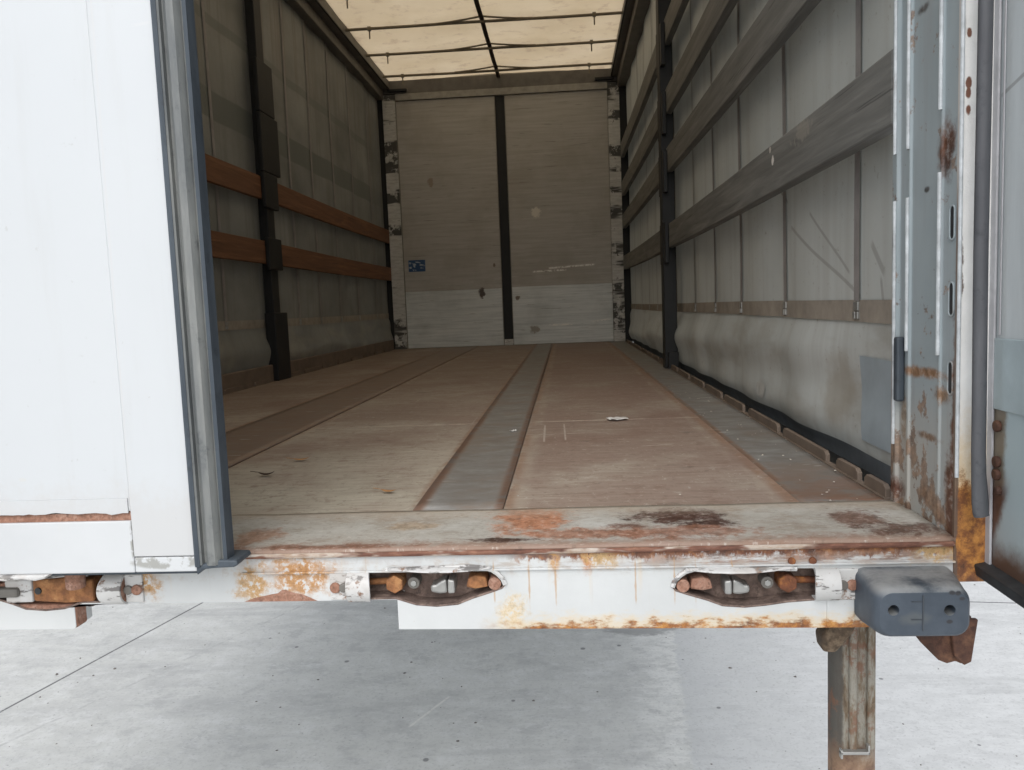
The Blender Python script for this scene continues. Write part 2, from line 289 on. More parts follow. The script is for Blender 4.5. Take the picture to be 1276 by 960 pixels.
def m_post():
    m = Mat('grey_post_paint'); n = m.noise(14, 7, .7); n2 = m.noise(4, 5, .65, sc=(1, 1, .6), lo=(3, 1, 1)); v = m.noise(1, 4, .6, sc=(1, 30, 1.6)); z = m.ax('z')
    col = m.ramp(n2, (.3, (.27, .32, .34)), (.65, (.325, .375, .395)))
    col = m.mix(m.mul(m.sm(v, .5, .7), .35), col, (.26, .27, .28))
    low = m.sm(z, .28, .10); col = m.mix(m.mul(low, m.sm(n2, .3, .55, .4, 1.), .85), col, (.38, .365, .33))
    col = m.mix(m.mul(m.sm(m.ma('ADD', m.mul(m.ma('SUBTRACT', .09, z), 6), m.mul(m.ma('SUBTRACT', n, .55), 3)), .2, .6), .9), col, (.20, .11, .065))
    nk = m.noise(40, 6, .74, lo=(4, 4, 4)); col = m.mix(m.sm(nk, .66, .70), col, (.15, .10, .075)); col = m.mix(m.mul(m.sm(m.ma('ADD', n, m.mul(m.sm(z, .33, .05), .10)), .59, .64), .8), col, m.ramp(nk, (.38, (.10, .06, .04)), (.6, (.30, .19, .12)))); st_ = m.noise(1, 4, .65, sc=(1, 60, 2.2), lo=(2, 1, 0)); col = m.mix(m.mul(m.sm(st_, .6, .72), m.sm(z, .36, .2), .55), col, (.28, .20, .14))
    for (cy, cz, ry, rz, c) in [(.045, .645, .035, .05, (.13, .055, .03)), (.035, .625, .02, .055, (.06, .028, .018)), (.11, .265, .12, .012, (.24, .14, .08)), (.05, .235, .04, .02, (.25, .16, .1)),
                                (.14, .885, .03, .01, (.1, .1, .1)), (.09, .90, .03, .006, (.1, .1, .1)), (.115, .58, .012, .006, (.08, .08, .08)), (.26, .5, .012, .05, (.12, .1, .09)), (.27, .8, .012, .07, (.07, .07, .07)),
                                (.24, .03, .05, .03, (.12, .05, .03)), (.02, .04, .02, .1, (.13, .06, .03)), (.10, .155, .05, .008, (.2, .14, .1)), (.004, .17, .016, .24, (.13, .065, .04)), (.006, .05, .03, .10, (.10, .045, .028)), (.20, .17, .02, .05, (.25, .2, .15)), (.265, .22, .012, .12, (.2, .12, .08))]:
        col = m.mix(m.mul(m.blob([('y', cy, ry), ('z', cz, rz)], 2.6, n, .3, 1.1), m.sm(nk, .66, .5, .2, 1.)), col, m.ramp(nk, (.35, tuple(k*.5 for k in c)), (.6, tuple(k*1.4 for k in c))))
    return m.out(col, .5, 0, n, .2, .002)

def m_flange():
    m = Mat('rusting_white_flange'); n = m.noise(24, 8, .72); z = m.ax('z'); x = m.ax('x')
    col = m.ramp(m.noise(8, 4), (.3, (.74, .73, .70)), (.6, (.84, .83, .81)))
    zz = m.ma('ADD', z, m.mul(m.ma('SUBTRACT', n, .5), .22))
    col = m.mix(m.mul(m.sm(zz, .25, .09), .7), col, (.62, .42, .16))
    col = m.mix(m.sm(zz, .125, .085), col, m.ramp(n, (.34, RDARK), (.46, (.20, .075, .025)), (.58, (.50, .22, .05)), (.72, (.62, .40, .16))))
    edge = m.mul(m.sm(m.ma('ADD', x, m.mul(m.ma('SUBTRACT', m.noise(1, 4, .7, sc=(40, 40, 16)), .5), .022)), .001, .004, 1., 0.), m.sm(z, .62, .5, .5, 1.))
    col = m.mix(m.mul(edge, .9), col, (.11, .075, .055))
    for cz in (.80, .725, .71, .685): col = m.mix(m.blob([('x', .010, .006), ('z', cz, .012)], 1.4, n, .5, .8), col, (.18, .08, .05))
    return m.out(col, .55, 0, n, .7, .004)

def m_door():
    m = Mat('white_door_skin'); n = m.noise(2.0, 5, .55); f = m.noise(30, 5, .7); gm = m.noise(1, 5, .65, sc=(14, 1, 1.4)); gs = m.noise(44, 6, .75, lo=(1, 5, 2))
    col = m.ramp(n, (.3, (.48, .50, .515)), (.7, (.50, .52, .535)))
    col = m.mix(m.mul(m.sm(gm, .52, .72), .16), col, (.40, .40, .385)); col = m.mix(m.mul(m.sm(gs, .655, .70), .35), col, (.34, .335, .32)); col = m.mix(m.mul(m.sm(m.ma('ADD', m.ax('z'), m.mul(m.ma('SUBTRACT', gs, .5), .15)), .16, .09), .22), col, (.42, .38, .34))
    col = m.mix(m.mul(m.seg('x', 'z', (-1.34, .95), (-1.348, .10), .0022), .45), col, (.5, .5, .5))
    col = m.mix(m.mul(m.seg('x', 'z', (-1.275, .865), (-1.25, .868), .003), .35), col, (.55, .55, .55))
    col = m.mix(m.mul(m.blob([('x', -1.53, .008), ('z', .155, .004)], 1., f), .6), col, (.5, .5, .48))
    return m.out(col, .32, 0, n, .05, .01)

def m_kick():
    m = Mat('door_bottom_rail_paint'); f = m.noise(34, 7, .72); n = m.noise(5, 4)
    col = m.ramp(n, (.3, (.48, .495, .505)), (.7, (.525, .54, .55)))
    chip = m.mul(m.mx(m.mul(m.blob([('x', -1.295, .065), ('z', .012, .014)], .5, f, .8, 1.1), .9), m.blob([('x', -1.347, .008), ('z', .045, .05)], 1, f)), m.sm(f, .44, .52))
    col = m.mix(chip, col, (.28, .28, .26))
    col = m.mix(m.mul(m.sm(m.noise(1, 3, .6, sc=(26, 1, 3)), .6, .75), .2), col, (.55, .53, .48))
    return m.out(col, .4, 0, f, .15, .002)

def m_rubber(name, c, c2, v=True):
    m = Mat(name); n = m.noise(1, 5, .65, sc=(30, 30, 5 if v else 30)); f = m.noise(26, 5, .7)
    col = m.ramp(n, (.3, c), (.7, c2)); col = m.mix(m.mul(m.sm(f, .55, .7), .6), col, tuple(k*.55 for k in c))
    return m.out(col, .6, 0, f, .2, .002)

def m_buffer():
    m = Mat('grey_rubber_buffer'); n = m.noise(18, 6, .65); f = m.noise(60, 5, .7)
    col = m.ramp(n, (.3, (.036, .049, .066)), (.7, (.064, .081, .104)))
    nz = m.nd('ShaderNodeNewGeometry'); sp_ = m.nd('ShaderNodeSeparateXYZ'); m.put(sp_.inputs[0], nz.outputs['Normal'])
    col = m.mix(m.mul(m.sm(sp_.outputs[2], .3, .9), m.sm(n, .25, .6), .75), col, (.31, .315, .31))   # dust lies on the upward face
    col = m.mix(m.mul(m.blob([('x', -.105, .03), ('z', -.088, .014)], 2.4, n, .3, 1.), .3), col, (.15, .155, .14))
    for cx, cz in [(-.044, -.05), (-.038, -.058), (-.053, -.049), (-.056, -.094)]: col = m.mix(m.blob([('x', cx, .006), ('z', cz, .004)], 1, f), col, (.03, .03, .035))
    return m.out(col, .55, 0, f, .12, .001)

def m_leg():
    m = Mat('weathered_leg_paint'); v = m.noise(1, 7, .76, sc=(52, 36, 13), dist=.3); n = m.noise(24, 6, .7); z = m.ax('z')
    col = m.ramp(v, (.30, (.055, .036, .022)), (.43, (.14, .10, .062)), (.55, (.25, .24, .205)), (.70, (.115, .09, .062)))
    col = m.mix(m.mul(m.sm(m.ma('ADD', m.ax('x'), m.mul(m.ma('SUBTRACT', n, .5), .012)), -.136, -.142), .9), col, (.06, .055, .048))  # left side of the leg coloured darker
    col = m.mix(m.sm(m.ma('ADD', z, m.mul(m.ma('SUBTRACT', n, .5), .22)), -.40, -.47), col, m.ramp(n, (.35, (.09, .05, .035)), (.6, (.30, .19, .115))))
    col = m.mix(m.mul(m.sm(n, .54, .64), .8), col, (.16, .075, .042))
    return m.out(col, .65, 0, v, .5, .003)

def m_concrete():
    m = Mat('concrete_yard'); KG = 1.6084/1.7584; m._pos = m.vec((KG, KG, 1), (-.624*(1-KG), -1.3321*(1-KG), 0)); a = m.noise(1.3, 7, .62, sc=(1, .8, 1)); f = m.noise(14, 7, .7, sc=(.7, 1.3, 1)); mid = m.noise(4.2, 6, .68, sc=(.6, 1.2, 1), lo=(4, 2, 0), dist=.7); x = m.ax('x'); y = m.ax('y')
    g = m.noise(90, 3, .6)
    col = m.ramp(a, (.3, (.575, .58, .555)), (.7, (.63, .635, .61)))
    col = m.mix(m.mul(m.sm(mid, .44, .66), .5), col, (.48, .485, .475))
    b2 = m.noise(7, 7, .72, sc=(1, 1, 1), lo=(7, 1, 0)); col = m.mix(m.mul(m.sm(b2, .50, .66), .6), col, (.44, .445, .44)); col = m.mix(m.mul(m.sm(b2, .48, .34), .5), col, (.72, .725, .715))
    col = m.mix(m.mul(m.sm(f, .50, .66), .35), col, (.72, .725, .715))
    xe = m.ma('ADD', m.ma('ADD', x, m.mul(y, -.085)), m.mul(m.ma('SUBTRACT', f, .5), .16))     # a newer pour runs along the right
    pour = m.sm(xe, -.365, -.345)
    col = m.mix(m.mul(pour, .6), col, (.585, .595, .595))
    col = m.mix(m.mul(m.sm(xe, -.05, .25), .7), col, m.mix(m.sm(f, .4, .6), (.60, .605, .60), (.68, .685, .68)))
    lite = m.mul(m.sm(xe, -.60, -.40), m.sm(xe, -.36, -.345, 1., 0.), m.sm(f, .40, .55)); col = m.mix(m.mul(lite, .7), col, (.76, .76, .73))
    col = m.mix(m.mul(m.blob([('x', -.30, .24), ('y', 2.55, .12)], 1.5, f, .5, .9), .75), col, (.27, .27, .265))
    st5 = m.noise(1, 5, .65, sc=(.9, 5, 1), lo=(3, 3, 0), dist=.4); col = m.mix(m.mul(m.sm(st5, .52, .66), .4), col, (.42, .425, .42))
    jn = m.mx(m.seg('x', 'y', (-3.353, .50), (-1.75, 7.0), .008), m.seg('x', 'y', (.3, 2.975), (6, 2.295), .008))
    col = m.mix(m.mul(jn, .9), col, (.085, .085, .09))
    soft = m.mul(m.seg('x', 'y', (-3.0, 1.2), (-1.9, 3.4), .010), m.sm(f, .45, .6), .35); col = m.mix(soft, col, (.25, .25, .25))
    col = m.mix(m.mul(m.seg('x', 'y', (-1.28, 1.62), (-1.16, 1.86), .007), .7), col, (.75, .74, .70))
    ln = m.noise(1, 3, .5, sc=(2.2, 9, 1), lo=(6, 2, 0), dist=1.4); vein = m.sm(m.ma('ABSOLUTE', m.ma('SUBTRACT', ln, .5)), .0, .014, 1., 0.)
    col = m.mix(m.mul(vein, m.sm(b2, .42, .58), .35), col, (.76, .765, .755))
    ra = random.Random(3)
    for k in range(16):
        cx, cy = ra.uniform(-2.2, 1.2), ra.uniform(1.35, 2.7); r = ra.uniform(.006, .015)
        col = m.mix(m.mul(m.blob([('x', cx, r), ('y', cy, r*1.1)], .9, f), .8), col, (.16, .16, .165))
    spk = m.sm(m.noise(60, 3, .6, lo=(1, 9, 2)), .66, .71); col = m.mix(m.mul(spk, .7), col, (.30, .30, .29)); sp2 = m.sm(m.noise(34, 4, .7, lo=(5, 2, 2)), .68, .72); col = m.mix(m.mul(sp2, .45), col, (.40, .40, .385))
    col = m.mix(m.mul(m.sm(g, .5, .7), .30), col, (.33, .33, .33))
    return m.out(col, .75, 0, f, .25, .004)

def m_sticker():
    m = Mat('worn_blue_sticker'); n = m.noise(1, 4, .7, sc=(12, 1, 55)); f = m.noise(30, 4)
    ed = m.mx(m.sm(m.ax('x'), -2.279, -2.272, 1., 0.), m.sm(m.ax('x'), -2.103, -2.096))
    wl = m.mx(m.mul(m.seg('x', 'z', (-2.155, .893), (-2.10, .880), .012), 1), m.seg('x', 'z', (-2.27, .915), (-2.20, .895), .013), m.seg('x', 'z', (-2.235, .905), (-2.21, .87), .011), m.seg('x', 'z', (-2.27, .862), (-2.245, .868), .013), m.seg('x', 'z', (-2.24, .84), (-2.20, .836), .009), m.seg('x', 'z', (-2.20, .925), (-2.15, .915), .008), m.seg('x', 'z', (-2.15, .86), (-2.12, .857), .007))
    col = m.mix(m.mul(wl, m.sm(f, .35, .55)), (.022, .075, .19), (.50, .56, .62))
    col = m.mix(m.mul(ed, .5), col, (.4, .45, .5))
    return m.out(col, .35)

def m_doorin():
    m = Mat('inner_door_sheet'); n = m.noise(10, 6, .7); v = m.noise(1, 4, .6, sc=(30, 26, 3)); z = m.ax('z'); y = m.ax('y')
    col = m.ramp(v, (.3, (.43, .465, .48)), (.7, (.51, .55, .565)))
    lowm = m.sm(z, .225, .215); col = m.mix(m.mul(lowm, .75), col, (.31, .40, .43))
    yy = m.ma('ADD', m.ma('ADD', y, m.mul(m.sm(z, .12, -.02), -.05)), m.mul(m.ma('SUBTRACT', n, .5), .05))
    col = m.mix(m.mul(lowm, m.sm(yy, -.058, -.042), .9), col, (.17, .13, .085))
    zz = m.ma('ADD', z, m.mul(m.ma('SUBTRACT', n, .5), .10))
    col = m.mix(m.mul(m.sm(zz, .13, .07), m.sm(yy, -.075, -.055)), col, m.ramp(n, (.35, (.05, .025, .018)), (.6, (.14, .065, .04))))
    col = m.mix(m.sm(zz, .03, -.03), col, (.10, .058, .04))
    col = m.mix(m.mul(m.seg('y', 'z', (-.02, .70), (-.15, .73), .004), .5), col, (.15, .14, .14))
    return m.out(col, .5, .1, n, .2, .002)

def m_nose():
    m = Mat('edge_rust'); n = m.noise(1, 6, .7, sc=(22, 60, 60)); w_ = m.noise(1, 4, .65, sc=(5, 20, 20), lo=(3, 0, 0))
    col = m.ramp(n, (.3, (.06, .026, .018)), (.5, (.145, .062, .040)), (.7, (.25, .125, .08)))
    left = m.sm(m.ax('x'), -.55, -.95)
    col = m.mix(m.mul(m.sm(m.ma('ADD', w_, m.mul(left, .10)), .54, .62), .8), col, m.ramp(n, (.35, (.38, .28, .20)), (.6, (.55, .52, .47))))
    return m.out(col, .8, 0, n, .5, .003)
def m_white(lip=False):
    m = Mat('scuffed_lip_paint' if lip else 'chipped_white_paint'); n = m.noise(30, 6, .72); n2 = m.noise(9, 4, .6, lo=(3, 3, 3)); st = m.noise(1, 4, .7, sc=(26, 30, 90))
    col = m.ramp(n2, (.3, (.46, .455, .44)), (.65, (.57, .57, .565)))
    col = m.mix(m.mul(m.sm(st, .50 if lip else .54, .62), .85), col, (.10, .09, .085)); col = m.mix(m.sm(n, .57, .63), col, (.20, .115, .075)); col = m.mix(m.mul(m.sm(n2, .5, .62), .5), col, (.36, .32, .28))
    return m.out(col, .5, 0, n, .3, .0015)
MT = dict(
    beam=m_beam(), floor=m_floor(), strip=m_strip(), threshold=m_threshold(), bulk=m_bulk(), kickp=m_bulk(True), bpost=m_bulkpost(),
    curR=m_curtain('right_curtain_fabric'), curL=m_curtain('left_curtain_fabric', False), roof=m_roof(),
    slat_g=m_slat('weathered_grey_timber', (.12, .123, .12), (.19, .193, .183), (.27, .27, .255), True),
    slat_b=m_slat('brown_timber', (.12, .053, .024), (.19, .086, .040), (.27, .135, .066)),
    post=m_post(), flange=m_flange(), door=m_door(), dkick=m_kick(),
    seal=m_rubber('weathered_rubber_seal', (.085, .095, .10), (.20, .205, .195)), sealdark=m_rubber('dark_rubber', (.030, .040, .052), (.062, .078, .095)),
    sealmauve=m_rubber('faded_rubber_seal', (.058, .060, .068), (.10, .103, .112)), black=m_rubber('black_rubber', (.012, .014, .016), (.03, .033, .036), False),
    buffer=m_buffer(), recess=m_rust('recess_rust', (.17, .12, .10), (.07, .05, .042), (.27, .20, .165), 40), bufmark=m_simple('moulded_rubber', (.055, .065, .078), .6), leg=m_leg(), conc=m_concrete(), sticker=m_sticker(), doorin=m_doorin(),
    rust=m_rust('brown_rust'), lug=m_rust('greasy_lug', (.10, .07, .045), (.03, .022, .018), (.22, .165, .11), 30), rustd=m_rust('dark_rust', (.085, .038, .024), (.035, .02, .015), (.16, .08, .045)), rusto=m_rust('orange_rust', (.30, .13, .05), (.13, .055, .03), (.46, .24, .10)),
    rustp=m_rust('pinkish_rust', (.30, .155, .105), (.18, .085, .055), (.40, .25, .19), 60),
    nose=m_nose(),
    steel=m_simple('dull_steel', (.36, .36, .345), .4, .5), dsteel=m_simple('blackened_steel', (.007, .008, .009), .6, 0, .4), gsteel=m_simple('grey_rail_paint', (.15, .14, .125), .55),
    white=m_white(), lipw=m_white(True), rib=m_simple('bright_rib_paint', (.50, .53, .55), .4, 0, .35, 30), frame=m_simple('faded_door_frame', (.44, .44, .46), .5, 0, .2, 20),
    alu=m_simple('dusty_aluminium', (.33, .32, .29), .5, .2), belt=m_simple('brown_curtain_belt', (.335, .30, .255), .8), strap=m_simple('grey_curtain_strap', (.30, .285, .28), .8),
    hem=m_simple('dark_curtain_hem', (.12, .135, .148), .6), hemm=m_simple('mauve_curtain_hem', (.16, .16, .18), .6), patch=m_simple('blue_grey_patch', (.37, .44, .485), .5, 0, .12), patchl=m_simple('pale_patch', (.55, .56, .54), .5),
    plate=m_simple('blue_grey_plate', (.34, .41, .435), .4, .1, .15), under=m_simple('underside_paint', (.55, .56, .56), .7), gritl=m_simple('pale_grit', (.52, .48, .42), .9, 0, .5, 80), gritd=m_simple('dark_grit', (.20, .185, .17), .9, 0, .6, 60), paper=m_simple('white_paper', (.80, .79, .77), .8),
    leafd=m_simple('dark_dry_leaf', (.055, .032, .02), .8), leaft=m_simple('tan_dry_leaf', (.42, .22, .09), .8), railb=m_simple('brown_edge_rail', (.17, .13, .10), .7), bow=m_simple('olive_roof_bow', (.20, .17, .12), .6), belt2=m_simple('dark_roof_belt', (.05, .032, .024), .8))

# ------------------------------------------------------------------ geometry helpers
def bx(bm, x0, x1, y0, y1, z0, z1):
    r = bmesh.ops.create_cube(bm, size=1)
    for v in r['verts']: v.co = Vector(((x0+x1)/2+v.co.x*(x1-x0), (y0+y1)/2+v.co.y*(y1-y0), (z0+z1)/2+v.co.z*(z1-z0)))
    return r['verts']
def B(*boxes):
    bm = bmesh.new()
    for q in boxes: bx(bm, *q)
    return bm
def cyl(bm, p, q, r, seg=16, r1=None, jit=0):
    p, q = Vector(p), Vector(q); d = (q-p)
    res = bmesh.ops.create_cone(bm, cap_ends=True, segments=seg, radius1=r, radius2=r if r1 is None else r1, depth=d.length)
    mt = d.to_track_quat('Z', 'Y').to_matrix().to_4x4(); mt.translation = (p+q)/2
    for v in res['verts']:
        v.co = mt @ v.co
        if jit: v.co += Vector((random.uniform(-jit, jit), 0, random.uniform(-jit, jit)))
def tube(bm, pts, r, seg=8):
    rings = []
    pts = [Vector(p) for p in pts]; q = None; dp = None
    for i, p in enumerate(pts):
        d = (pts[min(i+1, len(pts)-1)]-pts[max(i-1, 0)]).normalized()
        q = d.to_track_quat('Z', 'Y') if q is None else dp.rotation_difference(d) @ q
        dp = d
        rings.append([bm.verts.new(p+q @ Vector((r*math.cos(2*PI*k/seg), r*math.sin(2*PI*k/seg), 0))) for k in range(seg)])
    for a, c in zip(rings, rings[1:]):
        for k in range(seg): bm.faces.new((a[k], a[(k+1) % seg], c[(k+1) % seg], c[k]))
    bm.faces.new(rings[0][::-1]); bm.faces.new(rings[-1])
def prism(bm, poly, fn, a, b_):
    """extrude 2-D polygon; fn(u, v, t) gives the point"""
    A = [bm.verts.new(fn(u, v, a)) for u, v in poly]; C = [bm.verts.new(fn(u, v, b_)) for u, v in poly]
    n = len(poly)
    for i in range(n): bm.faces.new((A[i], A[(i+1) % n], C[(i+1) % n], C[i]))
    bm.faces.new(A[::-1]); bm.faces.new(C)
def holed(bm, loops, fn, front, depths):
    """front sheet with holes; every loop gets a wall running back to its own depth; holes may be closed with a back"""
    vs = []; 
    for lp in loops: vs += [bm.verts.new(fn(u, v, front)) for u, v in lp]
    for t in tessellate_polygon([[Vector((u, v, 0)) for u, v in lp] for lp in loops]):
        try: bm.faces.new([vs[i] for i in t])
        except ValueError: pass
    o = 0
    for lp, d in zip(loops, depths):
        n = len(lp); ring = vs[o:o+n]; o += n
        bk = [bm.verts.new(fn(u, v, d)) for u, v in lp]
        for i in range(n): bm.faces.new((ring[i], ring[(i+1) % n], bk[(i+1) % n], bk[i]))
XZ = lambda u, v, t: (u, t, v)
XY = lambda u, v, t: (u, v, t)
ORIG = {}
def obj(name, bm, mat, parent=None, bevel=0., smooth=False, xf=None, segs=2):
    if xf is not None: bmesh.ops.transform(bm, matrix=xf, verts=bm.verts)
    bmesh.ops.recalc_face_normals(bm, faces=bm.faces)
    co = [v.co for v in bm.verts]
    lo = Vector((min(c.x for c in co), min(c.y for c in co), min(c.z for c in co))); hi = Vector((max(c.x for c in co), max(c.y for c in co), max(c.z for c in co)))
    og = Vector(((lo.x+hi.x)/2, (lo.y+hi.y)/2, lo.z))
    for v in bm.verts: v.co -= og
    me = bpy.data.meshes.new(name); 
    if smooth:
        for f in bm.faces: f.smooth = True
    bm.to_mesh(me); bm.free(); me.materials.append(MT[mat])
    if smooth and smooth != 'all':
        try: me.set_sharp_from_angle(angle=math.radians(40))
        except Exception: pass
    o = bpy.data.objects.new(name, me); COL.objects.link(o)
    if parent is not None: o.parent = parent; o.location = og-ORIG[parent]
    else: o.location = og
    ORIG[o] = og
    if bevel:
        md = o.modifiers.new('bevel', 'BEVEL'); md.width = bevel; md.segments = segs; md.limit_method = 'ANGLE'; md.angle_limit = math.radians(35)
    return o
def tag(o, label, cat, group=None):
    o['label'] = label; o['category'] = cat
    if group: o['group'] = group
    return o
def grid(fn, us, vs):
    bm = bmesh.new(); g = [[bm.verts.new(fn(u, v)) for v in vs] for u in us]
    for i in range(len(us)-1):
        for j in range(len(vs)-1): bm.faces.new((g[i][j], g[i+1][j], g[i+1][j+1], g[i][j+1]))
    return bm
def lin(a, b_, n): return [a+(b_-a)*i/n for i in range(n+1)]
def nz(x, y, z=0.): return mnoise.noise(Vector((x, y, z)))

GZ = -1.35; W = 2.46; L = 7.3; H = 2.81
# ------------------------------------------------------------------ the yard
g = grid(lambda u, v: (u, v, GZ), [-300, -20, -6, 6, 20, 300], [-300, -20, -6, 8, 20, 300])
ground = obj('ground', g, 'conc'); ground['kind'] = 'structure'

# ------------------------------------------------------------------ the cargo body
T = bpy.data.objects.new('cargo_trailer', None); COL.objects.link(T); T.location = (-W/2, L/2, GZ); ORIG[T] = Vector(T.location); T.empty_display_size = .3
tag(T, 'rusty curtain side cargo trailer with one white rear door shut and the other swung open', 'trailer')

# floor
fl = obj('floor', B((-W-.002, .002, .26, L, -.10, -.012)), 'under', T)
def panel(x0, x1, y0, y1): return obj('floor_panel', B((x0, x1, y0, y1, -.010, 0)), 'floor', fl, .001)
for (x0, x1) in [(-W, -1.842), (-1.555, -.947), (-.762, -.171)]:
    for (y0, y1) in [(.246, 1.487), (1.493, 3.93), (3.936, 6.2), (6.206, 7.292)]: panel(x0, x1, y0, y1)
def strip_mesh(x0, x1):
    return grid(lambda u, v: (x0+(x1-x0)*u, v, -.0012+.0008*nz(u*2, v*3)-.0012*(1-abs(2*u-1))), lin(0, 1, 8), lin(.246, 7.292, 90))
for (x0, x1) in [(-1.8412, -1.5558), (-.9462, -.7628), (-.1702, .0)]:
    s = obj('floor_strip', strip_mesh(x0, x1), 'strip', fl, 0, 'all'); so_ = s.modifiers.new('thick', 'SOLIDIFY'); so_.thickness = .006
thr = obj('threshold_plate', grid(lambda u, v: (u, v, -.0015+.0016*nz(u*7, v*9)-.002*max(0, 1-v/.03)), lin(-W, 0, 120), lin(-.004, .2452, 16)), 'threshold', T, 0, 'all')
md = thr.modifiers.new('thick', 'SOLIDIFY'); md.thickness = .008
nb = bmesh.new()
prism(nb, [(-.008, -.0045), (-.007, -.0012), (-.004, .0002), (-.002, -.0095), (-.0072, -.0085)], lambda u, v, t: (t, u, v), -W, -.002)
obj('edge_nosing', nb, 'nose', T, .0015)
# rear beam with three lock recesses
def outline(tip, s, zc, floor_z=None):
    pts = [(0, 0), (.004, .010), (.012, .019), (.022, .026), (.036, .030), (.07, .032), (.15, .030), (.205, .028), (.272, .027), (.272, -.026), (.235, -.026), (.19, -.029), (.155, -.034), (.12, -.037), (.083, -.034), (.058, -.024), (.026, -.014), (.006, -.007)]
    r = [(tip+s*u, max(zc+v, floor_z) if (floor_z is not None and u > .18) else zc+v) for u, v in pts]
    return r if s > 0 else r[::-1]
REC = [(-.459, 1, -.071, None), (-.741, -1, -.062, -.0845), (-1.684, 1, -.060, -.083)]
bm = bmesh.new()
outer = [(0, -.0105), (-W, -.0105), (-W, -.132), (-1.516, -.132), (-1.511, -.128), (-1.511, -.087), (-.929, -.087), (-.929, -.140), (-.2, -.146), (0, -.146)]
def dense(lp, st=.06):
    o = []
    for (a, c) in zip(lp, lp[1:]+lp[:1]):
        n = max(1, int(math.hypot(c[0]-a[0], c[1]-a[1])/st)); o += [(a[0]+(c[0]-a[0])*k/n, a[1]+(c[1]-a[1])*k/n) for k in range(n)]
    return o
holed(bm, [dense(outer)]+[outline(*r) for r in REC], XZ, 0., [.05]+[.0045]*3)
beam = obj('rear_beam', bm, 'beam', T)
beam['label'] = 'white rear beam streaked with rust'
pl = bmesh.new(); prism(pl, [(-1.20, -.0868), (-1.183, -.0805), (-1.165, -.077), (-1.150, -.0738), (-1.139, -.0722), (-1.131, -.0660), (-1.124, -.0668), (-1.108, -.0725), (-1.097, -.0742), (-1.083, -.0805), (-1.070, -.0868)], XZ, -.0007, .0005); obj('paint_loss', pl, 'rustp', beam)
obj('lower_ledge', B((-1.2, .0, -.006, .0005, -.037, -.0335)), 'beam', beam, .001)
def hexa(bm, x, z, y0, y1, r): cyl(bm, (x, y0, z), (x, y1, z), r, 6)
